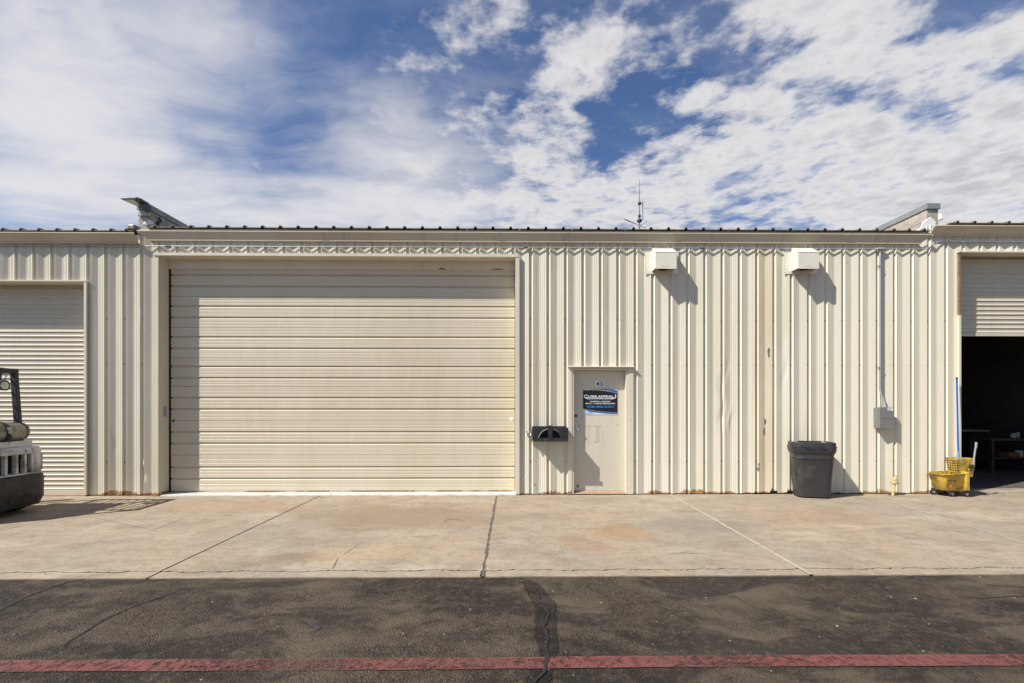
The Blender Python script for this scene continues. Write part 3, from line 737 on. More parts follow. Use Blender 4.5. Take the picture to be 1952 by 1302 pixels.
# flood light
fl = thing('flood_light', (wx(270, D), D, wz(392, 270)), 'slim flood light on an arm clamped to the left block parapet', 'light')
LY = D - .02
hx0, hx1 = wx(238, LY), wx(277, LY); hz = wz(388.5, 258, LY)
MB().loft([[(hx0, LY - .10, hz + .040), (hx1 - .05, LY - .13, hz + .030), (hx1, LY - .08, hz + .022), (hx1 + .01, LY + .08, hz + .0), (hx0 + .13, LY + .09, hz + .0)],
           [(hx0, LY - .10, hz + .052), (hx1 - .05, LY - .13, hz + .060), (hx1, LY - .08, hz + .056), (hx1 + .01, LY + .08, hz + .045), (hx0 + .13, LY + .09, hz + .042)]]).build('lamp_head', 'light_green_grey', fl, .004)
MB().loft([[(hx0 + .06, LY - .085, hz + .030), (hx1 - .12, LY - .10, hz + .024), (hx1 - .12, LY + .06, hz + .0), (hx0 + .15, LY + .065, hz + .0)],
           [(hx0 + .06, LY - .085, hz + .036), (hx1 - .12, LY - .10, hz + .032), (hx1 - .12, LY + .06, hz + .008), (hx0 + .15, LY + .065, hz + .008)]]).build('lens', 'led_lens', fl)
MB().loft([[(hx1 - .10, LY - .02, hz - .01), (hx1 - .01, LY - .02, hz - .01), (hx1 - .01, LY + .03, hz + .020), (hx1 - .10, LY + .03, hz + .020)],
           [(hx1 - .06, D + .055, hz - .12), (hx1 + .04, D + .055, hz - .12), (hx1 + .04, D + .075, hz - .02), (hx1 - .06, D + .075, hz - .02)]]).build('arm', 'light_green_grey', fl, .006)
box('clamp', 'galvanised', fl, wx(263, D + .07), wx(284, D + .07), D + .060, D + .098, hz - .17, hz - .08, .004)

# antenna
YA = D + 6.0
ab = at(1219, 440, YA); zr = EAVE_C + .03 + 6.0 * RS
an = thing('antenna', (ab.x, YA, zr), 'thin radio mast with whip and drooping radials behind the roof', 'antenna')
def AZ(py): return wz(py, 1219, YA)
MB().tube([(ab.x, YA, zr), (ab.x, YA, AZ(412))], .026, 8).build('mast', 'antenna_metal', an)
MB().tube([(ab.x, YA, AZ(412)), (ab.x, YA, AZ(385)), (ab.x, YA, AZ(341))], [.020, .016, .005], 8).build('whip', 'antenna_metal', an)
for py, w in ((388, .05), (412, .045), (421, .075)):
    MB().lathe([(.02, -.03), (w, -.03), (w, .03), (.02, .03)], (ab.x, YA, AZ(py)), 'z', 10).build('clamp', 'black_rubber', an)
side = MB().tube([(ab.x + .085, YA, AZ(420)), (ab.x + .085, YA, AZ(385))], .016, 6).build('side_whip', 'bright_metal', an)
MB().tube([(ab.x + .12, YA, AZ(418)), (ab.x + .10, YA, AZ(400)), (ab.x + .11, YA, AZ(384))], .008, 6).build('side_whip', 'antenna_metal', an)
MB().bar((ab.x, YA, AZ(388)), (ab.x + .12, YA, AZ(386)), .02, .02).build('cross_arm', 'antenna_metal', an)
for dx, dy, dz in ((-.50, 0, .20), (.27, .2, .17), (-.50, -.2, .12), (.22, .1, -.03)):
    MB().tube([(ab.x, YA, AZ(430)), (ab.x + dx, YA + dy, AZ(430) + dz)], .008, 6).build('radial', 'antenna_metal', an)

# ------------------------------------------------------------------ main sectional door
DY = D + .235
x0, x1, zt = MD['x0'], MD['x1'], MD['z']
# casing: jamb boards, head, soffit
MB().prism([(x0 - .085, D - .022), (x0 + .004, D - .022), (x0 + .004, D + .225), (x0 - .012, D + .225), (x0 - .012, D - .008), (x0 - .085, D - .008)], 0.008, zt + .03, 'z').build('jamb_trim', 'trim_paint', bc)
MB().prism([(x1 + .065, D - .030), (x1 - .004, D - .030), (x1 - .004, D + .225), (x1 + .012, D + .225), (x1 + .012, D - .008), (x1 + .065, D - .008)], 0.008, zt + .03, 'z').build('jamb_trim', 'trim_paint', bc)
for k in range(3):
    xa, xb = x0 - .07 + (x1 - x0 + .12) * k / 3, x0 - .07 + (x1 - x0 + .12) * (k + 1) / 3
    MB().prism([(D - .036, zt - .002 - .002 * k), (D - .036, zt + .045), (D - .006, zt + .045), (D - .006, zt + .012), (D + .20, zt + .012), (D + .20, zt - .002 - .002 * k)], xa + .001, xb - .001, 'x').build('head_trim', 'trim_paint', bc)
hb = at(640, 513, D + .20).z
MB().prism([(D + .201, hb), (D + .201, zt + .02), (D + .216, zt + .02), (D + .216, hb + .012), (D + .24, hb + .012), (D + .24, hb)], x0 + .006, x1 - .006, 'x').build('head_board', 'trim_paint', bc)
# rust stains on the head board are in small scab patches
for px, w in ((843, .16), (946, .22), (955, .10)):
    c = at(px, 511.5, D + .2).x; pts = []
    for i in range(19):
        a = i / 18; pts.append((c - w / 2 + w * a, .002 + (.035 if px == 843 else .022) * max(0, math.sin(a * math.pi)) ** 1.6 * rf.uniform(.5, 1)))
    MATS.get('rust_scab') or simple('rust_scab', (0.17, 0.075, 0.022), 0.9, 0, 0.3, 60, 0.4, (0.30, 0.18, 0.08), 0.6)
    loop = [(a, hb + .001 + b) for a, b in pts] + [(c + w / 2, hb + .001), (c - w / 2, hb + .001)]
    MB().loft([[(a, D + .1985, b) for a, b in loop], [(a, D + .2005, b) for a, b in loop]]).build('rust_patch', 'rust_scab', bc)
gd = MB().box(x0 + .01, x1 - .01, DY + .055, DY + .075, .02, zt).build('sectional_door', 'interior', bc)
seams = [at(640, py, DY).z for py in (935.5, 867, 801.5, 737, 682.6, 624.6, 565.6, 506)]
for k, (za, zb) in enumerate(zip(seams[:-1], seams[1:])):
    h = zb - za; c = (za + zb) / 2; gs = .101
    pr = [(0.004, za + .002), (0.0, za + .005)]
    def stripe(z): return [(0, z - .007), (.0032, z - .003), (.0032, z + .003), (0, z + .007)]
    lowf, highf = c - gs - (za + .005), 0
    fields = [(za + .005, c - gs - .024), (c - gs + .019, c + gs - .024), (c + gs + .019, zb - .005)]
    for fi, (fa, fb) in enumerate(fields):
        for t in ((.35, .70) if fi == 1 else (.30, .62)):
            pr += stripe(fa + (fb - fa) * t)
        if fi < 2:
            gc = c + (-gs if fi == 0 else gs)
            pr += [(0, gc - .024), (.022, gc - .002), (.026, gc + .012), (0.004, gc + .019), (0.0, gc + .019)]
    pr += [(0.0, zb - .005), (0.004, zb - .002)]
    loop = [(DY + d, z) for d, z in pr] + [(DY + .05, zb - .002), (DY + .05, za + .002)]
    MB().prism(loop, x0 + .035, x1 - .012, 'x').build('door_section', 'door_paint', gd)
box('bottom_seal', 'trim_paint', gd, x0 + .035, x1 - .012, DY - .006, DY + .05, .022, seams[0] - .002)
box('guide_rail', 'dark_dirt', bc, x0 + .006, x0 + .030, DY - .004, DY + .05, .01, hb)
# white sill
sp = [(x0 + .01, D - .045), (x1 + .03, D - .045), (x1 - .006, D + .30), (x0 + .01, D + .30)]
fr = [(x0 + .06 + (x1 - x0 - .05) * i / 60, D - .045 + rf.uniform(-.012, .008)) for i in range(61)]
loop = fr + [(x1 - .006, D + .30), (x0 + .006, D + .30)]
MB().loft([[(a, b, -.002) for a, b in loop], [(a, b + .004, .016) for a, b in loop]]).build('door_sill', 'white_sill', bc, label='white painted sill under the wide door')
def disc(name, mat, parent, px, py, Y, r, depth=.004, label=None):
    c = at(px, py, Y); return MB().lathe([(r * .96, 0), (r, .001), (r, depth)], (c.x, Y - depth, c.z), 'y', 20).build(name, mat, parent, label=label)
s1 = disc('sticker', 'sticker_blue', gd, 330.5, 802, DY - .001, .026, label='round blue sticker')
text('A', 'lettering', 'sticker_white', s1, (at(330.5, 802, DY).x, at(330.5, 802, DY).z), .026, .012, DY - .0065)
s2 = disc('sticker', 'sticker_white', gd, 974.5, 799, DY - .001, .032, label='round pale sticker')
b_ = at(315.5, 784, D + .12)
MB().box(x0 + .004, x0 + .026, b_.y - .02, b_.y + .03, b_.z - .09, b_.z + .09).build('reveal_box', 'galvanised', bc, .006)
# small drip bracket at the top of the left opening
# ------------------------------------------------------------------ rolling doors
def curtain(root, xa, xb, z0, z1, Y, name):
    gdr = MB().box(xa, xb, Y + .03, Y + .045, z0 + .01, z1).build(name, 'interior', root)
    p = 0.0822; z = z0 + .055
    box('bottom_bar', 'slat_paint', gdr, xa, xb, Y - .012, Y + .028, z0, z0 + .052, .003)
    pr = [(0.011, 0.0012), (0.002, .009), (-.001, .014), (-.001, .024), (0.010, .034), (0.011, .038), (0.011, .0808), (.028, .0808), (.028, .0012)]
    me = None
    while z < z1 - .02:
        if me is None:
            o = MB().prism([(Y + d, h) for d, h in pr], xa, xb, 'x').build('slat', 'slat_paint', gdr); me = o.data
            o.location.z = z; base = o
        else:
            o = bpy.data.objects.new('slat', me); COL.objects.link(o); o.parent = gdr; o.location.z = z
        z += p
    return gdr
lx1, lz = LD['x1'], LD['z']
curtain(bl, LD['x0'] + .02, lx1 - .004, at(100, 940, D + .26).z, lz + .02, D + .26, 'rolling_door')
box('jamb_trim', 'trim_paint', bl, lx1 - .002, lx1 + .038, D - .030, D + .30, .008, lz + .03)
MB().prism([(D - .036, lz - .002), (D - .036, lz + .022), (D - .006, lz + .022), (D - .006, lz + .010), (D + .20, lz + .010), (D + .20, lz - .002)], LD['x0'], lx1 + .05, 'x').build('head_trim', 'trim_paint', bl)
box('jamb_trim', 'trim_paint', bl, LD['x0'] - .04, LD['x0'], D - .03, D + .30, .008, lz + .03)
box('threshold', 'concrete', bl, LD['x0'], lx1 - .004, D - .01, D + .45, -.002, .018)
rx0, rz = RD['x0'], RD['z']
curtain(br, rx0 + .02, RD['x1'] - .02, at(1890, 641, D + .25).z, rz + .03, D + .25, 'rolling_door')
zsp = wz(601, 1828)
box('jamb_trim', 'trim_paint', br, rx0 - .030, rx0 + .006, D - .026, D + .22, .008, zsp - .003)
simple('rusty_trim', (0.20, 0.12, 0.08), 0.8, 0, 0.3, 14, 0.3, (0.10, 0.05, 0.03), 0.7)
box('jamb_trim', 'rusty_trim', br, rx0 - .026, rx0 + .004, D - .022, D + .22, zsp, rz + .03, label='rusty upper door jamb')
box('guide_rail', 'dark_dirt', br, rx0 + .008, rx0 + .045, D + .226, D + .30, .01, rz)
MB().prism([(D - .036, rz - .002), (D - .036, rz + .020), (D - .006, rz + .020), (D - .006, rz + .010), (D + .20, rz + .010), (D + .20, rz - .002)], rx0 - .04, RD['x1'], 'x').build('head_trim', 'trim_paint', br)
box('threshold', 'concrete', br, rx0 + .05, RD['x1'], D + .06, D + .45, -.002, .012)
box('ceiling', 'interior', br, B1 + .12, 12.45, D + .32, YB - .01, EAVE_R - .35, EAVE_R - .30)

# ------------------------------------------------------------------ personnel door
px0, px1, pz = PD['x0'], PD['x1'], PD['z']
PY = D + .105
box('casing', 'trim_paint', bc, px0 - .045, px0 + .018, D - .012, D + .030, .01, pz + .02)
box('casing', 'trim_paint', bc, px1 - .018, px1 + .065, D - .012, D + .030, .01, pz + .02)
MB().prism([(D - .055, pz + .014), (D - .055, pz + .030), (D + .03, pz + .040), (D + .03, pz + .006)], px0 - .055, px1 + .075, 'x').build('drip_cap', 'trim_paint', bc, .003)
MB().prism([(px0 + .018, D - .004), (px0 + .055, D - .004), (px0 + .055, PY + .05), (px0 + .018, PY + .05)], .012, pz - .035, 'z').build('door_frame', 'man_door_paint', bc, .003)
MB().prism([(px1 - .062, D - .004), (px1 - .018, D - .004), (px1 - .018, PY + .05), (px1 - .062, PY + .05)], .012, pz - .035, 'z').build('door_frame', 'man_door_paint', bc, .003)
MB().box(px0 + .018, px1 - .018, D - .004, PY + .05, pz - .033, pz + .004).build('door_frame', 'man_door_paint', bc, .003)
dx0, dx1 = px0 + .058, px1 - .065; dz1 = pz - .037
pdoor = MB().box(dx0, dx1, PY, PY + .045, .045, dz1).build('personnel_door', 'man_door_paint', bc, .003)
simple('threshold_wood', (0.36, 0.22, 0.13), 0.8, 0, 0.15, 14, 0.2, (0.15, 0.09, 0.05), 0.5)
MB().prism([(D - .01, .018), (D + .07, .046), (PY - .003, .046), (PY - .003, .018)], px0 + .02, px1 - .02, 'x').build('threshold', 'threshold_wood', bc)
box('threshold_gap', 'dark_dirt', bc, px0 + .02, px1 - .02, D + .01, PY + .04, .002, .017)
kc = at(1101, 818.5, PY)
kb = MB().lathe([(.034, -.001), (.034, -.010), (.012, -.012), (.012, -.035), (.026, -.042), (.031, -.055), (.026, -.070), (.008, -.075)], (kc.x, PY, kc.z), 'y', 18).build('door_knob', 'bright_metal', pdoor, 0, True)
box('knob_plate', 'bright_metal', pdoor, kc.x - .045, kc.x + .045, PY - .0025, PY - .0005, kc.z + .02, kc.z + .085)
s3 = disc('sticker', 'sticker_blue', pdoor, 1097.8, 792.5, PY - .001, .029, label='round blue sticker')
text('A', 'lettering', 'sticker_white', s3, (at(1097.8, 792.5, PY).x, at(1097.8, 792.5, PY).z), .028, .012, PY - .0065)
a, b = at(1135, 726.5, PY), at(1149.5, 737, PY)
npl = box('number_plate', 'sticker_white', pdoor, a.x, b.x, PY - .004, PY - .001, b.z, a.z)
text('43', 'lettering', 'sign_black', npl, ((a.x + b.x) / 2, (a.z + b.z) / 2), (b.x - a.x) * .86, (a.z - b.z) * .80, PY - .0055, 0.012)
# glue ghost of a removed sign, patches
for (u0, v0, u1, v1) in ((1112, 811, 1147, 813.5), (1136, 813.5, 1143, 843), (1121, 813.5, 1123, 850), (1112, 842, 1137, 843.5), (1148, 820, 1150.5, 850), (1173, 808, 1180, 812.5)):
    a, b = at(u0, v0, PY), at(u1, v1, PY)
    loop = [(a.x + (b.x - a.x) * t + rf.uniform(-.004, .004), a.z + rf.uniform(-.006, .006)) for t in (0, .25, .5, .75, 1)] + [(a.x + (b.x - a.x) * t + rf.uniform(-.004, .004), b.z + rf.uniform(-.006, .006)) for t in (1, .75, .5, .25, 0)]
    MB().loft([[(p, PY - .0008, q) for p, q in loop], [(p, PY + .001, q) for p, q in loop]]).build('glue_residue', 'door_stain', pdoor)
a = at(1101, 925, PY); MB().loft([[(a.x - .02, PY - .001, a.z - .03), (a.x + .025, PY - .001, a.z - .03), (a.x + .005, PY - .001, a.z + .03)], [(a.x - .02, PY + .001, a.z - .03), (a.x + .025, PY + .001, a.z - .03), (a.x + .005, PY + .001, a.z + .03)]]).build('scuff', 'sign_black', pdoor)
# vertical flute on the right casing screws
for py in (745, 800, 870, 915):
    c = at(1202, py, D - .012); MB().lathe([(.007, -.004), (.007, .001)], (c.x, D - .012, c.z), 'y', 8).build('screw', 'galvanised', bc)

# sign on the door
SY = PY - .004
a, b = at(1111.5, 741.5, SY), at(1177, 790.5, SY)
sx0, sx1, sz0, sz1 = a.x, b.x, b.z, a.z; SW, SH = sx1 - sx0, sz1 - sz0
sg = thing('door_sign', ((sx0 + sx1) / 2, SY, sz0), 'black and blue painting company sign on the number 43 door', 'sign')
MB().box(sx0, sx1, SY, SY + .003, sz0, sz1).build('sign_board', 'sign_grey', sg)
def sgp(u, v): return (sx0 + SW * u, sz1 - SH * v)
def flat(poly, name, mat, lay, label=None):
    pts = [sgp(*p) for p in poly]; y = SY - .0012 * lay
    return MB().add([(p[0], y, p[1]) for p in pts], [tuple(range(len(pts)))]).build(name, mat, sg, label=label)
def q2(p0, p1, p2, n=12): return [tuple((1 - t) ** 2 * p0[i] + 2 * t * (1 - t) * p1[i] + t * t * p2[i] for i in (0, 1)) for t in [k / n for k in range(n + 1)]]
top1 = q2((0, .055), (.48, -.01), (1, .175)); bot1 = q2((1, .905), (.48, .90), (0, .755))
flat(top1 + bot1, 'black_field', 'sign_black', 1)
flat(q2((.28, .02), (.62, .0), (1, .165)) + q2((1, .06), (.72, -.02), (.45, 0.0)), 'blue_swoosh', 'sign_blue', 1)
flat(q2((0, .06), (.48, -.005), (1, .18), 14) + list(reversed(q2((0, .03), (.48, -.03), (1, .163), 14))), 'tan_swoosh', 'sign_tan', 2)
flat(q2((0, .77), (.48, .915), (1, .92)) + q2((1, .965), (.48, .975), (0.03, .80)), 'blue_swoosh', 'sign_blue', 2)
flat(q2((0.03, .80), (.2, .87), (.35, .90)) + [(.22, .905)], 'blue_swoosh', 'sign_bright_blue', 3)
flat(q2((0, .76), (.48, .905), (1, .91), 14) + list(reversed(q2((0, .772), (.48, .922), (1, .922), 14))), 'tan_swoosh', 'sign_tan', 3)
def stext(s_, u, v, w, h, mat, bold=.0):
    c = sgp(u, v); text(s_, 'lettering', mat, sg, c, SW * w, SH * h, SY - .0050, bold)
stext('C', .075, .285, .11, .115, 'sticker_white', .02)
stext('URB', .275, .29, .25, .085, 'sticker_white', .012)
stext('APPEAL', .66, .29, .47, .085, 'sticker_white', .012)
flat([(.04, .335), (.955, .335), (.93, .375), (.87, .395), (.14, .395), (.07, .37)], 'logo_bar', 'sign_grey', 2)
flat([(.15, .352), (.80, .352), (.80, .366), (.15, .366)], 'logo_line', 'sign_black', 3)
flat([(.928, .32), (.935, .20), (.95, .20), (.965, .32), (.945, .345)], 'brush_mark', 'hood_paint', 3)
stext('PAINTING \u2022 DECKING', .50, .487, .58, .050, 'sticker_white', .015)
stext('EPOXY \u2022 CABINET REFINISHING', .50, .565, .86, .050, 'sticker_white', .015)
stext('928.486.5351', .50, .690, .80, .085, 'sign_bright_blue', .018)
flat([(.02, .945), (.26, .945), (.26, .955), (.02, .955)], 'fine_print', 'mark_grey', 3)

# ================================================================== THINGS ON THE WALL
# exhaust hoods
def hood(pxl, label):
    xl = wx(pxl); xw = .36; zb, zt_, zf = wz(517.5, pxl), wz(473.5, pxl), wz(517.5, pxl) + .272; dep = .205
    r = thing('vent_hood', (xl + xw / 2, D, zb), label, 'vent hood', 'exhaust hoods on the wall')
    box('base_plate', 'hood_paint', r, xl - .125, xl + xw + .11, D - .004, D - .0005, zb - .045, zt_ + .005)
    t = .004
    sd = [(D - .004, zb), (D - .004, zt_), (D - dep, zf), (D - dep, zb)]
    for xs_ in (xl, xl + xw - t): MB().prism(sd, xs_, xs_ + t, 'x').build('side_panel', 'hood_paint', r)
    MB().prism([(D - .004, zt_), (D - .004, zt_ + t), (D - dep - .004, zf + t), (D - dep - .004, zf), (D - dep, zf)], xl - .003, xl + xw + .003, 'x').build('top_panel', 'hood_paint', r)
    MB().box(xl + t + .0005, xl + xw - t - .0005, D - dep, D - dep + t, zb - .012, zf - .001).build('front_panel', 'hood_paint', r)
    MB().lathe([(.085, -.02), (.085, .10), (.080, .10), (.080, -.02)], (xl + xw / 2, D - .1, zb + .03), 'z', 20).build('duct', 'dark_dirt', r)
    for k in range(8):
        c = (xl - .115, D - .004, zb - .02 + k * .06); MB().lathe([(.005, -.003), (.005, .001)], c, 'y', 6).build('rivet', 'galvanised', r)
    box('brand_strip', 'trim_paint', r, xl + .10, xl + .22, D - dep - .0022, D - dep - .0005, zb + .03, zb + .036)
hood(1242.3, 'ivory sheet metal vent hood nearer the number 43 door')
hood(1507.5, 'ivory sheet metal vent hood above the dark rubbish bin')

# conduit
CY = D - .016
cd = thing('conduit', (wx(976), D, wz(471.5)), 'thin galvanised conduit running along the wall under the gutters', 'conduit')
zc_ = wz(471.5)
def cpt(px, py, Y=CY): return at(px, py, Y)
zA = cpt(900, 471.8).z
MB().tube([(-12.3, CY, zA), (wx(1000), CY, zA), (cpt(1669, 473).x, CY, zA)], .009, 10).build('pipe', 'galvanised', cd, 0, True)
jb = cpt(1677.5, 473)
xr = cpt(1760, 473).x
MB().tube([(jb.x + .05, CY, zA), (xr, CY, zA), (xr + .07, CY, zA + .012), (xr + .25, CY, zA + .13), (xr + .32, CY, zA + .142), (12.5, CY, zA + .142)], .009, 10).build('pipe', 'galvanised', cd, 0, True)
MB().tube([(jb.x - .055, CY - .004, zA), (jb.x + .075, CY - .004, zA)], .026, 12).build('junction_body', 'galvanised', cd, .004, True)
for px in (318, 323.5, 1000.5, 1004.5, 1336, 1340.5, 1671, 1931):
    z = zA + (.142 if px > 1800 else 0); x = wx(px, CY)
    MB().lathe([(.013, -.014), (.016, -.010), (.016, .010), (.013, .014)], (x, CY, z), 'x', 10).build('coupling', 'black_rubber' if px < 1600 else 'galvanised', cd)
k = -11.8
while k < 12.3:
    z = zA + (.142 if k > xr + .3 else 0)
    if not (xr - .1 < k < xr + .35):
        MB().box(k - .009, k + .009, CY - .0105, D - .0005, z - .022, z + .0105).build('strap', 'galvanised', cd)
    k += 1.524
MB().tube([(jb.x, CY, zA - .02), (jb.x, CY, wz(740, 1677)), (jb.x + .012, CY - .004, wz(750, 1677)), (jb.x + .055, CY - .03, wz(765, 1677)), (jb.x + .06, CY - .035, wz(775.5, 1677))], .0165, 10).build('pipe', 'galvanised', cd, 0, True)
for py in (505, 700):
    MB().box(jb.x - .035, jb.x + .022, CY - .018, D - .0005, wz(py) - .012, wz(py) + .012).build('strap', 'galvanised', cd)

# disconnect box
ex0, ex1 = at(1677.5, 800, D - .10).x, at(1702.5, 800, D - .10).x; ez0, ez1 = at(1690, 816.5, D - .10).z, at(1690, 776.5, D - .10).z
eb = thing('electrical_box', ((ex0 + ex1) / 2, D, ez0), 'grey electrical disconnect box with white label below the conduit', 'electrical box')
MB().box(ex0 - .012, ex1, D - .078, D - .001, ez0, ez1).build('case', 'box_grey', eb, .004)
MB().box(ex0 - .004, ex1 + .004, D - .100, D - .0785, ez0 - .006, ez1 + .003).build('cover', 'box_grey', eb, .004)
box('mounting_plate', 'galvanised', eb, ex0 - .032, ex0 - .0125, D - .012, D - .001, ez0 + .02, ez1 - .01)
box('hinge_line', 'box_grey', eb, ex0 + .005, ex1 - .005, D - .1035, D - .1005, (ez0 + ez1) / 2 - .01, (ez0 + ez1) / 2 + .028)
lb = box('label_plate', 'sticker_white', eb, ex1 - .095, ex1 - .004, D - .1025, D - .1005, ez1 - .058, ez1 - .006)
for i in range(3): box('print_line', 'mark_grey', lb, ex1 - .088, ex1 - .02 - .012 * i, D - .1033, D - .1027, ez1 - .022 - .013 * i, ez1 - .017 - .013 * i)
MB().lathe([(.024, 0), (.024, .03), (.018, .035)], (jb.x + .06, CY - .035, ez1 + .002), 'z', 12).build('conduit_hub', 'galvanised', eb)
MB().lathe([(.008, 0), (.008, .03)], (ex1 - .05, D - .05, ez1 + .002), 'z', 8).build('stud', 'galvanised', eb)

# scraped marks and chips on the wall sheets
def chip(px, py, w, h, seed, mat='mark_grey'):
    c = at(px, py); rr = random.Random(seed); loop = []
    for i in range(14):
        a = 2 * math.pi * i / 14; k = rr.uniform(.6, 1.1); loop.append((c.x + w * math.cos(a) * k, c.z + h * math.sin(a) * k))
    f = [(x, D + depth_at(x) - .0025, z) for x, z in loop]; b = [(x, D + depth_at(x) + .002, z) for x, z in loop]
    MB().loft([f, b]).build('paint_chip', mat, bc)
simple('bare_primer', (0.62, 0.60, 0.57), 0.6, 0, 0.1, 30, 0.1, (0.25, 0.22, 0.20), 0.6)
chip(1466, 671.5, .022, .10, 1); chip(1459.5, 804, .020, .07, 2); chip(1458, 822, .020, .08, 3); chip(1446.5, 894.5, .018, .055, 4); chip(1446.5, 886, .012, .03, 5)
chip(1019.5, 925.5, .035, .065, 6, 'bare_primer'); chip(1019.5, 924, .012, .05, 7)
chip(1002, 908, .050, .045, 8, 'bare_primer')

# hose hanger with tap
hy = D - .19
hx0, hx1 = at(1014.5, 830, hy).x, at(1083, 830, hy).x; hz0, hz1 = at(1050, 841.5, hy).z, at(1050, 815, hy).z; hc = (hx0 + hx1) / 2
hh = thing('hose_hanger', (hc, D, hz0), 'black metal hose hanger on the wall left of the number 43 door', 'hose hanger')
arc = lambda r, y, z0_, n=16: [(hc + r * math.cos(math.pi * i / n), y, z0_ + r * math.sin(math.pi * i / n) * .92) for i in range(n + 1)]
# back plate against the wall with bent side wings
MB().box(hx0 + .01, hx1 - .01, D - .014, D - .002, hz0 + .01, hz1 + .015).build('back_plate', 'black_plastic', hh, .003)
# half-round saddle the hose lies on
ra, rb = .185, .178
oa = arc(ra, hy + .012, hz0 + .03) + list(reversed(arc(rb, hy + .012, hz0 + .03)))
ob = arc(ra, D - .016, hz0 + .03) + list(reversed(arc(rb, D - .016, hz0 + .03)))
MB().loft([oa, ob]).build('saddle', 'black_plastic', hh)
# front wings left and right of the arch
def wing(s_):
    n = 12; a0 = 0 if s_ > 0 else math.pi
    pts = []
    for i in range(n + 1):
        t = i / n * math.pi / 2; ang = t if s_ > 0 else math.pi - t
        pts.append((hc + .190 * math.cos(ang), hz0 + .03 + .190 * .92 * math.sin(ang)))
    xe = hx1 if s_ > 0 else hx0
    pts += [(hc, hz1), (xe, hz1), (xe, hz0 + .03)]
    MB().loft([[(x, hy, z) for x, z in pts], [(x, hy + .010, z) for x, z in pts]]).build('front_plate', 'black_plastic', hh, .002)
wing(-1); wing(1)
MB().prism([(hy - .030, hz0 + .060), (hy - .034, hz0 + .002), (hy - .030, hz0), (hy + .012, hz0 + .012), (hy + .012, hz0 + .028), (hy - .024, hz0 + .014), (hy - .022, hz0 + .060)], hx0 + .03, hx1 - .012, 'x').build('front_lip', 'black_plastic', hh, .002)
MB().loft([[(hc - .035, hy - .020, hz0 + .03), (hc + .035, hy - .020, hz0 + .03)] + [(hc + .038 * math.cos(a), hy - .018, hz1 + .002 + .038 * math.sin(a)) for a in [math.pi * i / 8 for i in range(9)]],
           [(hc - .035, hy - .008, hz0 + .03), (hc + .035, hy - .008, hz0 + .03)] + [(hc + .038 * math.cos(a), hy - .006, hz1 + .002 + .038 * math.sin(a)) for a in [math.pi * i / 8 for i in range(9)]]]).build('center_post', 'black_plastic', hh, .003)
for x in (hx0 + .004, hx1 - .016):
    MB().prism([(hy + .011, hz0 + .03), (hy + .011, hz1 - .01), (D - .015, hz1 - .01), (D - .015, hz0 + .012)], x, x + .012, 'x').build('side_arm', 'black_plastic', hh)
box('floor_plate', 'black_plastic', hh, hx0 + .018, hx1 - .018, hy + .013, D - .017, hz0 + .014, hz0 + .022)
MB().tube([Vector((hc + .195 * math.cos(a), hy - .006, hz0 + .045 + .17 * math.sin(a))) for a in [math.pi * (.50 + .46 * i / 10) for i in range(11)]], .005, 8).build('arch_trim', 'hose_beige', hh, 0, True)
MB().tube([Vector((hc + .195 * math.cos(a), hy - .006, hz0 + .045 + .17 * math.sin(a))) for a in [math.pi * (.22 + .26 * i / 8) for i in range(9)]], .003, 8).build('arch_trim', 'hose_beige', hh, 0, True)

tb = at(1011, 829, D - .03)
tap = thing('garden_tap', (tb.x, D, tb.z), 'small brass garden tap pair beside the black hose hanger', 'tap')
for px, dy, nm in ((1003.5, .10, 'a'), (1012, .06, 'b')):
    c = at(px, 827, D - dy)
    MB().tube([(c.x, D + .02, c.z), (c.x, D - dy, c.z)], .013, 10).build('pipe', 'bright_metal', tap, 0, True)
    MB().tube([(c.x, D - dy, c.z + .012), (c.x, D - dy - .02, c.z), (c.x - .004, D - dy - .035, c.z - .03)], [.016, .015, .012], 10).build('spout', 'bright_metal', tap, 0, True)
    MB().tube([(c.x, D - dy, c.z + .010), (c.x, D - dy, c.z + .032)], .006, 8).build('stem', 'bright_metal', tap)
    MB().lathe([(.010, 0), (.026, .001), (.026, .008), (.010, .009)], (c.x, D - dy, c.z + .032), 'z', 12).build('handwheel', 'green_metal', tap)
c = at(1003, 827, D - .08); MB().tube([(c.x - .04, D - .08, c.z), (tb.x + .05, D - .06, c.z)], .011, 8).build('manifold', 'antenna_metal', tap, 0, True)

# ================================================================== THINGS ON THE GROUND
# rubbish bin: rounded square, tapered, deep collar and open top
bb = gr(1558, 951.5)
BYF = bb.y; bx0, bx1 = gr(1528, 951.5).x, gr(1598, 951.5).x
bcx, bcy = (bx0 + bx1) / 2, BYF + .215
def sq(cx, cy, w, d, r, z, n=3):
    out = []
    for sx, sy, a0 in ((1, -1, -90), (1, 1, 0), (-1, 1, 90), (-1, -1, 180)):
        for i in range(n + 1):
            a = R(a0 + 90 * i / n); out.append((cx + sx * (w / 2 - r) + r * math.cos(a), cy + sy * (d / 2 - r) + r * math.sin(a), z))
    return out
rb_ = thing('rubbish_bin', (bcx, bcy, 0), 'dark grey plastic rubbish bin standing open against the wall', 'bin')
ROT = Matrix.Rotation(R(-14), 3, 'Z')
def rq(w, d, r, z):
    return [tuple(Vector((bcx, bcy, 0)) + ROT @ Vector((p[0], p[1], 0)) + Vector((0, 0, p[2]))) for p in sq(0, 0, w, d, r, z)]
W0, D0 = .52, .36
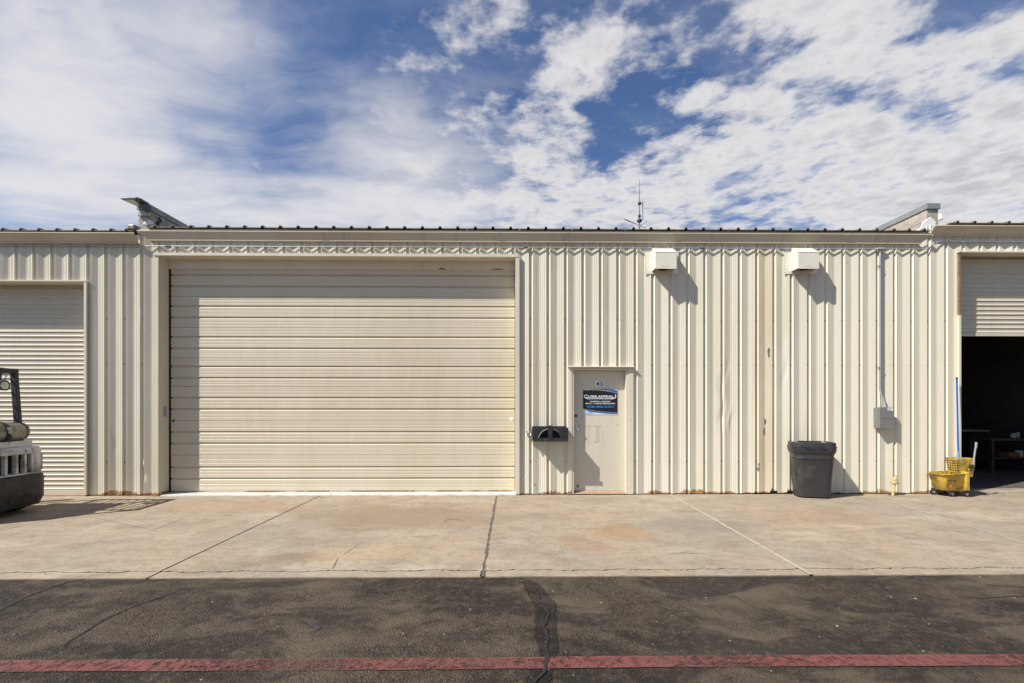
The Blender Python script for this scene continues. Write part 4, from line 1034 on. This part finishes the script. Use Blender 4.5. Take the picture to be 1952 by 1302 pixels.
prof = [(W0 - .07, D0 - .06, .09, .003), (W0 - .01, D0 - .01, .10, .025), (W0 + .022, D0 + .015, .10, .30), (W0 + .055, D0 + .035, .09, .58), (W0 + .06, D0 + .04, .09, .66), (W0 + .074, D0 + .05, .09, .668), (W0 + .074, D0 + .05, .09, .680), (W0 + .062, D0 + .04, .09, .688), (W0 + .066, D0 + .042, .09, .745)]
MB().loft([rq(*p) for p in prof]).build('body', 'bin_plastic', rb_, 0, True)
col_ = [(W0 + .068, D0 + .045, .09, .735), (W0 + .11, D0 + .075, .10, .765), (W0 + .13, D0 + .09, .10, .815), (W0 + .13, D0 + .09, .10, .850), (W0 + .145, D0 + .10, .10, .853), (W0 + .145, D0 + .10, .10, .868), (W0 + .12, D0 + .08, .10, .872), (W0 + .12, D0 + .08, .10, .925), (W0 + .10, D0 + .06, .10, .938), (W0 + .06, D0 + .02, .09, .938), (W0 + .05, D0 + .01, .09, .90), (W0 + .03, D0 - .01, .09, .76)]
MB().loft([rq(*p) for p in col_], True, False).build('rim', 'bin_plastic', rb_, 0, True)
MB().loft([rq(W0 + .055, D0 + .015, .09, .748), rq(W0 + .055, D0 + .015, .09, .755)]).build('contents', 'dark_dirt', rb_)
for s_ in (-1, 1):
    pts = [Vector((bcx, bcy, 0)) + ROT @ Vector((.10 * s_ + dx, -(D0 + .095) / 2, 0)) + Vector((0, 0, z)) for dx, z in ((-.06, .835), (-.03, .828), (.03, .828), (.06, .835))]
    MB().tube(pts, .010, 8).build('hand_grip', 'black_plastic', rb_, 0, True)
pp = Vector((bcx, bcy, 0)) + ROT @ Vector((.19, -.02, 0))
MB().loft([[(pp.x - .05, pp.y - .03, .80), (pp.x + .04, pp.y - .04, .79), (pp.x + .05, pp.y + .02, .80), (pp.x - .04, pp.y + .03, .80)], [(pp.x - .04, pp.y - .02, .925), (pp.x + .03, pp.y - .03, .905), (pp.x + .05, pp.y + .02, .91), (pp.x - .03, pp.y + .03, .935)]])
tag(MB().loft([[(pp.x - .05, pp.y - .03, .756), (pp.x + .04, pp.y - .04, .756), (pp.x + .05, pp.y + .02, .756), (pp.x - .04, pp.y + .03, .756)], [(pp.x - .05, pp.y - .02, .955), (pp.x + .03, pp.y - .03, .925), (pp.x + .05, pp.y + .02, .925), (pp.x - .03, pp.y + .03, .96)]]).build('paper_scrap', 'yellow_pipe', None), 'pale scrap poking out of the dark rubbish bin', 'scrap')

# yellow stub pipe with valve
yp = gr(1702, 944.5); yt = at(1707.5, 905, yp.y)
st_ = thing('pipe_stub', (yp.x, yp.y, 0), 'short leaning yellow pipe with valve cap near the wall', 'pipe')
ax = (Vector((yt.x, yp.y, yt.z)) - yp)
def along(t): return yp + ax * t
MB().tube([yp - ax * .02, along(.55)], .022, 12).build('riser', 'yellow_pipe', st_, 0, True)
MB().tube([along(.55), along(.58), along(.66), along(.70)], [.03, .050, .050, .032], 12).build('collar', 'yellow_pipe', st_, 0, True)
MB().tube([along(.70), along(.72), along(.86), along(.88)], [.026, .036, .036, .022], 8).build('cap', 'yellow_pipe', st_, 0, True)
MB().tube([along(.88), along(1.0)], [.016, .012], 8).build('stem', 'yellow_pipe', st_, 0, True)
MB().bar(along(.62) + Vector((-.075, 0, 0)), along(.60) + Vector((.08, 0, .0)), .016, .020).build('lever', 'yellow_pipe', st_)
MB().tube([yp + Vector((-.06, .02, .012)), yp + Vector((.08, .03, .014)), yp + Vector((.22, .06, .016))], .010, 8).build('foot_rod', 'antenna_metal', st_, 0, True)

# mop bucket
my0 = gr(1800, 948).y - .005; my1 = my0 + .28
ml, mr_ = at(1775, 905, my0 + .14).x, at(1847, 930, my0).x
mb = thing('mop_bucket', ((ml + mr_) / 2, (my0 + my1) / 2, 0), 'dirty yellow mop bucket on castors beside the dark doorway', 'mop bucket')
mc = (my0 + my1) / 2
def bring(xa, xb, half, z0a, z0b, nose):
    """boat-shaped ring: rounded nose to the left, square stern to the right; height slopes from a to b"""
    out = []
    for i in range(9):
        a = R(90 + 180 * i / 8)
        out.append((xa + nose + nose * math.cos(a), mc + half * math.sin(a)))
    out = list(out) + [(xb - .02, mc - half), (xb, mc - half + .02), (xb, mc + half - .02), (xb - .02, mc + half)]
    return [(x, y, z0a + (z0b - z0a) * (x - xa) / (xb - xa)) for x, y in out]
zt1, zt2 = .405, .405
rings = [bring(ml + .11, mr_ - .03, .105, .105, .095, .09), bring(ml + .085, mr_ - .015, .12, .13, .115, .10), bring(ml + .03, mr_ - .03, .145, .345, .36, .13), bring(ml + .012, mr_ - .035, .158, .36, .375, .13), bring(ml, mr_ - .03, .168, .385, .41, .13), bring(ml + .02, mr_ - .045, .150, .390, .415, .13), bring(ml + .05, mr_ - .06, .13, .33, .35, .12), bring(ml + .11, mr_ - .06, .10, .13, .125, .08)]
mbd = MB().loft(rings).build('bucket', 'yellow_plastic', mb, 0, True)
MB().prism([(mr_ - .07, .10), (mr_ + .045, .10), (mr_ + .045, .125), (mr_ - .015, .20), (mr_ - .07, .22)], mc - .12, mc + .12, 'y').build('stern_foot', 'yellow_plastic', mb, .006)
box('stern_post', 'yellow_plastic', mb, mr_ - .075, mr_ - .015, mc - .172, mc + .14, .12, .43, .008)
for x, y in ((ml + .13, my0 + .24), (ml + .27, my0 + .05), (mr_ - .14, my0 + .24), (mr_ + .00, my0 + .04)):
    w = MB().lathe([(.012, -.017), (.043, -.017), (.048, -.010), (.048, .010), (.043, .017), (.012, .017)], (x, y, .049), 'y', 16).build('castor', 'tyre', mb, 0, True)
    MB().lathe([(.008, -.019), (.026, -.018), (.026, .018), (.008, .019)], (x, y, .049), 'y', 12).build('hub', 'grey_handle', w)
    MB().box(x - .018, x + .018, y - .022, y + .022, .085, .112).build('fork', 'black_plastic', mb)
# emblem and lettering on the flank
fy = mc - .150
ta = at(1817, 918, fy - .012)
text('BRUTE', 'lettering', 'sign_black', mb, (ta.x - .01, ta.z + .005), .13, .026, fy - .006, .02)
simple('red_print', (0.32, 0.10, 0.03), 0.6, 0, 0.2, 30)
tc = at(1812, 927, fy - .012)
def tri(s_, mat, y): MB().add([(tc.x - .07 * s_, y, tc.z - .045 * s_), (tc.x + .07 * s_, y, tc.z - .045 * s_), (tc.x + .012 * s_, y, tc.z + .055 * s_), (tc.x - .012 * s_, y, tc.z + .055 * s_)], [(0, 1, 2, 3)]).build('warning_mark', mat, mb)
tri(1, 'red_print', fy + .0005 - .012); tri(.42, 'yellow_plastic', fy - .014)
# wringer
wxl, wxr = at(1823, 880, mc - .10).x, at(1859, 880, mc - .10).x; wz0, wz1 = .39, at(1830, 874, mc - .1).z
wr = MB()
def wring(z, xa, xb, h): return [(xa, mc - h, z), (xb, mc - h, z), (xb, mc + h, z), (xa, mc + h, z)]
WH = .10
wr.loft([wring(.40, wxl + .03, wxr - .05, WH - .025), wring(wz1, wxl, wxr - .02, WH), wring(wz1, wxl + .012, wxr - .032, WH - .012), wring(.47, wxl + .04, wxr - .06, WH - .035)])
wro = wr.build('wringer', 'yellow_plastic', mb, .006)
MB().prism([(wxr - .13, .355), (wxr - .055, .335), (wxr - .006, .56), (wxr - .05, .60), (wxr - .13, .46)], mc - WH - .012, mc - WH - .002, 'y').build('wringer_cheek', 'yellow_plastic', mb, .004)
MB().prism([(wxr - .20, .30), (wxr - .06, .30), (wxr - .05, .42), (wxr - .20, .42)], mc - .07, mc + .07, 'y').build('wringer_foot', 'yellow_plastic', mb, .006)
for rI in range(5):
    for cI in range(4):
        zz = .435 + rI * .040; f = (zz - .40) / (wz1 - .40); xx = wxl + .03 * (1 - f)
        y0_ = mc - WH + .022 + cI * .042
        MB().box(xx - .0035, xx + .002, y0_, y0_ + .030, zz, zz + .018).build('drain_slot', 'dark_dirt', wro)
for rI in range(5):
    zz = .445 + rI * .040; f = (zz - .40) / (wz1 - .40); xx = wxl + .03 * (1 - f) + .008; yy = mc - WH + .025 * (1 - f)
    MB().box(xx, xx + .034, yy - .003, yy + .002, zz, zz + .012).build('drain_slot', 'dark_dirt', wro)
hb0 = at(1852, 889, mc - .14)
MB().lathe([(.02, -.03), (.035, -.028), (.035, .02), (.02, .02)], tuple(hb0), 'y', 12).build('pivot', 'black_plastic', mb)
h1 = at(1857, 872, mc - .15); h2 = at(1861, 843, mc - .15)
MB().tube([hb0 + Vector((0, -.02, 0)), hb0 + Vector((.030, -.01, .02)), (h1.x - .006, h1.y, h1.z - .03), (h1.x, h1.y, h1.z), (h2.x, h2.y, h2.z)], [.014, .015, .014, .013, .013], 10).build('press_handle', 'grey_handle', mb, 0, True)
MB().tube([(h2.x - .006, h2.y, h2.z - .10), (h2.x, h2.y, h2.z)], .017, 10).build('grip', 'grey_handle', mb, 0, True)
# mop standing in the wringer
mp0 = at(1827, 872, mc); mp1 = at(1824, 723, mc + .06)
mo = thing('mop', (mp0.x, mc, .45), 'mop with blue handle standing in the yellow wringer', 'mop')
MB().tube([(mp0.x, mc, mp0.z - .1), (mp1.x, mc + .06, mp1.z)], .0135, 12).build('handle', 'mop_blue', mo, 0, True)
e0 = Vector((mp1.x, mc + .06, mp1.z)); MB().tube([e0, e0 + Vector((-.0004, .0008, .035))], .0145, 12).build('end_cap', 'black_rubber', mo, 0, True)
MB().tube([(mp0.x, mc, mp0.z - .02), (mp0.x, mc, mp0.z + .11)], [.019, .016], 10).build('socket', 'mop_cotton', mo, 0, True)
m = MB(); rm = random.Random(4)
for i in range(26):
    a = rm.uniform(0, 6.28); r_ = rm.uniform(.03, .075)
    m.tube([(mp0.x, mc, mp0.z + .01), (mp0.x + r_ * .7 * math.cos(a), mc + r_ * .7 * math.sin(a), mp0.z - .005), (mp0.x + r_ * math.cos(a), mc + r_ * math.sin(a), mp0.z - .10)], .009, 5)
m.build('mop_strands', 'mop_cotton', mo, 0, True)

# ------------------------------------------------------------------ forklift, tail towards +X
FX = -6.88; FY0, FY1 = 5.86, 6.98; FC = (FY0 + FY1) / 2
fk = thing('forklift', (FX - 1.1, FC, 0), 'old white and black forklift parked tail out by the rolling door', 'forklift')
def fring(xr, half, rad, z, xl=-1.05):
    out = []
    for i in range(9):
        a = R(-90 + 90 * i / 8); out.append((FX + xr - rad + rad * math.cos(a), FC - half + rad + rad * math.sin(a), z))
    for i in range(9):
        a = R(0 + 90 * i / 8); out.append((FX + xr - rad + rad * math.cos(a), FC + half - rad + rad * math.sin(a), z))
    return out + [(FX + xl, FC + half, z), (FX + xl, FC - half, z)]
cw = MB().loft([fring(-.12, .44, .16, .085), fring(-.03, .52, .20, .11), fring(.0, .555, .20, .22), fring(.0, .56, .20, .44), fring(-.012, .56, .20, .545), fring(-.03, .545, .20, .555)]).build('counterweight', 'lift_black', fk, 0, True)
for y0_, y1_ in ((FC - .02, FC + .13), (FC + .15, FC + .27)):
    pass
cb = at(43, 948, 6.6)
for k in (-.09, .09): MB().lathe([(.055, -.012), (.062, 0.0), (.062, .01)], (FX - .001, 6.53 + k, .235), 'x', 14).build('tow_recess', 'dark_dirt', cw)
box('tow_slot', 'dark_dirt', cw, FX - .02, FX + .003, 6.43, 6.63, .205, .265)
# white hood with a slotted rear grille
MB().loft([fring(-.045, .54, .16, .86), fring(-.05, .54, .16, .93), fring(-.08, .515, .16, .957)]).build('hood', 'lift_white', fk, 0, True)
box('grille_backing', 'dark_dirt', fk, FX - .75, FX - .28, FC - .50, FC + .50, .557, .858)
box('grille_sill', 'lift_white', fk, FX - .26, FX - .058, FC - .42, FC + .42, .557, .585, .006)
ys_ = [FC - .44, FC - .30, FC - .16, FC - .02, FC + .12, FC + .235, FC + .33]
for y in ys_:
    MB().box(FX - .115, FX - .052, y - .017, y + .017, .586, .8595).build('grille_bar', 'lift_white', fk, .006)
for s_ in (-1, 1):
    lo, hi = fring(-.035, .545, .19, .557), fring(-.045, .54, .17, .8595)
    def corner(rg): 
        pts = [p for p in rg if (p[1] - FC) * s_ > .36]
        return pts
    a = corner(lo); b = corner(hi); n = min(len(a), len(b)); a, b = a[:n], b[:n]
    inn = lambda pts: [(p[0] - .03, p[1] - .03 * s_, p[2]) for p in pts]
    MB().loft([a + list(reversed(inn(a))), b + list(reversed(inn(b)))]).build('rear_corner', 'lift_white', fk, 0, True)
box('tank_tray', 'lift_white', fk, FX - .50, FX - .12, FC - .46, FC + .395, .958, 1.045, .01)
# gas tank lying across
tz, tx = 1.175, FX - .29
prof = [(.02, -.47), (.09, -.465), (.125, -.44), (.142, -.40), (.142, .28), (.135, .33), (.118, .365), (.118, .375), (.128, .378), (.128, .402), (.05, .404)]
tk = MB().lathe([(r_, h_) for r_, h_ in prof], (tx, FC, tz), 'y', 24).build('gas_tank', 'tank_grey', fk, 0, True)
for y in (FC - .24, FC + .10):
    MB().lathe([(.142, -.028), (.149, -.028), (.149, .028), (.142, .028)], (tx, y, tz), 'y', 24).build('strap', 'lift_black', tk)
    box('buckle', 'grey_handle', tk, tx + .135, tx + .165, y - .022, y + .03, tz - .02, tz + .07, .004)
    MB().tube([(tx + .155, y, tz - .02), (tx + .165, y + .015, tz - .08), (tx + .160, y - .012, tz - .125), (tx + .165, y - .02, tz - .155), (tx + .16, y + .01, tz - .17)], .009, 7).build('latch_hook', 'lift_black', tk, 0, True)
for s_ in (-1, 1):
    MB().box(FX - .135, FX - .075, FC + s_ * .455 - .045, FC + s_ * .455 + .045, .60, .84).build('corner_inset', 'tank_grey', fk, .01)
for y, z in ((FC + .44, .50), (FC + .47, .50), (FC - .44, .50), (FC - .40, .14), (FC + .40, .14)):
    MB().lathe([(.016, -.004), (.016, .006), (.009, .010)], (FX - .03, y, z), 'x', 8).build('bolt', 'antenna_metal', cw)
MB().tube([(tx, FC - .47, tz + .02), (tx - .04, FC - .54, tz), (tx - .12, FC - .55, tz - .12), (tx - .25, FC - .50, tz - .2)], .014, 8).build('gas_hose', 'black_rubber', fk, 0, True)
box('data_plate', 'grey_handle', fk, FX - .058, FX - .048, FC - .1, FC + .06, .875, .925)
box('hood_seam', 'dark_dirt', fk, FX - .30, FX - .046, FC + .225, FC + .229, .868, .93)
# overhead guard
GT = 2.06; gx1, gx0 = FX - .33, FX - 1.55
og = MB()
for y in (FC - .40, FC + .355):
    og.bar((gx1 + .06, y, 1.0), (gx1 - .02, y, GT), .075, .055)
    og.bar((gx0 - .25, y, .9), (gx0, y, GT), .06, .055)
    og.bar((gx1 - .02, y, GT), (gx0, y, GT), .055, .06)
og.bar((gx1 - .02, FC - .44, GT), (gx1 - .02, FC + .395, GT), .06, .075); og.bar((gx0, FC - .44, GT), (gx0, FC + .395, GT), .06, .06)
ogo = og.build('overhead_guard', 'lift_black', fk, .006)
for i in range(8):
    x = gx1 - .15 - i * .135; MB().bar((x, FC - .375, GT + .008), (x, FC + .33, GT + .008), .028, .018).build('guard_bar', 'lift_black', ogo)
# work lamp
lc = (gx1 + .02, FC + .17, 1.845)
lo_ = MB().lathe([(.03, -.07), (.06, -.05), (.075, 0), (.078, .025), (.066, .027)], lc, 'x', 18).build('work_lamp', 'lift_black', fk, 0, True)
MB().lathe([(.064, .018), (.05, .034), (.01, .042)], lc, 'x', 18).build('lens', 'lamp_glass', lo_, 0, True)
MB().tube([(lc[0] - .03, lc[1], lc[2] + .06), (lc[0] - .03, lc[1], lc[2] + .12), (gx1 - .01, lc[1], GT - .03)], .010, 7).build('lamp_bracket', 'lift_black', lo_, 0, True)
MB().tube([(lc[0] - .02, lc[1] + .03, lc[2] + .07), (lc[0], lc[1] + .05, lc[2] + .14), (lc[0] - .02, lc[1] + .02, lc[2] + .17)], .006, 6).build('wire', 'black_rubber', lo_, 0, True)
# body, seat, wheel, mast, forks, tyres
box('chassis', 'lift_white', fk, FX - 1.95, FX - 1.06, FC - .50, FC + .50, .22, .60, .03)
box('engine_cover', 'lift_white', fk, FX - 1.25, FX - .55, FC - .40, FC + .40, .61, .95, .03)
MB().box(FX - 1.15, FX - .68, FC - .25, FC + .25, .952, 1.06).build('seat', 'black_rubber', fk, .03)
MB().box(FX - .80, FX - .68, FC - .24, FC + .24, 1.062, 1.50).build('seat_back', 'black_rubber', fk, .04)
MB().tube([(FX - 1.75, FC, .62), (FX - 1.52, FC, 1.20)], .025, 10).build('steering_column', 'lift_black', fk, 0, True)
MB().tube([Vector((FX - 1.52 + .08 * math.cos(a), FC + .18 * math.sin(a), 1.20 + .16 * math.cos(a))) for a in [2 * math.pi * i / 24 for i in range(25)]], .014, 8).build('steering_wheel', 'lift_black', fk, 0, True)
for y in (FC - .33, FC + .33):
    box('mast_rail', 'lift_black', fk, FX - 2.20, FX - 2.06, y - .05, y + .05, .08, 2.15, .006)
for y in (FC - .25, FC + .25):
    MB().prism([(FX - 2.28, .07), (FX - 2.23, .07), (FX - 2.23, .60), (FX - 2.28, .60)], y - .05, y + .05, 'y').build('fork', 'lift_black', fk)
    MB().prism([(FX - 3.25, .05), (FX - 2.285, .04), (FX - 2.285, .085), (FX - 3.25, .06)], y - .05, y + .05, 'y').build('fork', 'lift_black', fk)
for x, y, r_, w_ in ((FX - 1.80, FC - .47, .33, .2), (FX - 1.80, FC + .47, .33, .2), (FX - .42, FC - .40, .255, .16), (FX - .42, FC + .40, .255, .16)):
    ty = MB().lathe([(r_ * .55, -w_ / 2), (r_ * .93, -w_ / 2), (r_, -w_ / 2 + .03), (r_, w_ / 2 - .03), (r_ * .93, w_ / 2), (r_ * .55, w_ / 2)], (x, y, r_), 'y', 28).build('wheel', 'tyre', fk, 0, True)
    MB().lathe([(.02, -w_ / 2 + .02), (r_ * .54, -w_ / 2 + .01), (r_ * .54, w_ / 2 - .01), (.02, w_ / 2 - .02)], (x, y, r_), 'y', 20).build('rim', 'rim_white', ty)

# ------------------------------------------------------------------ inside the half open unit
wbx, wby = at(1935, 850, D + 2.4).x, D + 2.4
wb = thing('workbench', (wbx, wby, 0), 'low dark workbench deep inside the half open unit', 'workbench')
wt = at(1925, 836, wby).z
box('bench_top', 'wood', wb, wbx - .55, wbx + 1.0, wby, wby + .6, wt - .05, wt, .004)
box('shelf', 'wood', wb, wbx - .5, wbx + .95, wby + .03, wby + .57, .33, .36)
for x in (wbx - .5, wbx + .92):
    for y in (wby + .03, wby + .52): box('leg', 'wood', wb, x, x + .05, y, y + .05, .004, wt - .052)
def can(px, Y, z, r_, h_, mat, label):
    x = at(px, 830, Y).x
    o = thing('paint_can', (x, Y, z), label, 'can', 'cans inside the unit')
    MB().lathe([(r_ * .98, 0), (r_, .006), (r_, h_ - .006), (r_ * .98, h_)], (x, Y, z), 'z', 16).build('can_body', mat, o)
    MB().lathe([(r_ * .9, 0), (r_ * .9, .008)], (x, Y, z + h_ + .0005), 'z', 16).build('lid', 'galvanised', o)
can(1931, wby + .2, wt + .001, .05, .10, 'can_white', 'white can on the workbench in the dark unit')
can(1940, wby + .25, wt + .001, .035, .12, 'can_white', 'slim pale can on the workbench, rightmost one')
can(1942, wby + .2, .361, .075, .13, 'can_white', 'white can on the shelf under the workbench')
bx_ = at(1928, 866, wby + .2).x
tag(MB().box(bx_ - .16, bx_ + .10, wby + .1, wby + .35, .361, .46).build('carton', 'box_orange', None, .004), 'small orange carton on the shelf under the workbench', 'carton')
tag(ribbon([at(1866, 882, D + 2.2) * 1.0 - Vector((0, 0, at(1866, 882, D + 2.2).z)), at(1882, 882, D + 2.3) - Vector((0, 0, at(1882, 882, D + 2.3).z))], .12, .012, .01, rs).build('rag', 'box_orange', None), 'crumpled rag on the floor inside the half open unit', 'rag')
tb2x = at(1860, 820, D + 3).x
tb2 = thing('side_table', (tb2x, D + 3, 0), 'pale topped table in the dark by the doorway edge', 'table')
zt3 = at(1860, 820, D + 3).z
box('table_top', 'grey_handle', tb2, tb2x - .55, tb2x + .35, D + 3, D + 3.5, zt3 - .03, zt3)
for x in (tb2x - .5, tb2x + .28):
    for y in (D + 3.03, D + 3.42): box('leg', 'lift_black', tb2, x, x + .04, y, y + .04, .004, zt3 - .032)

SC.cycles.max_bounces = 6
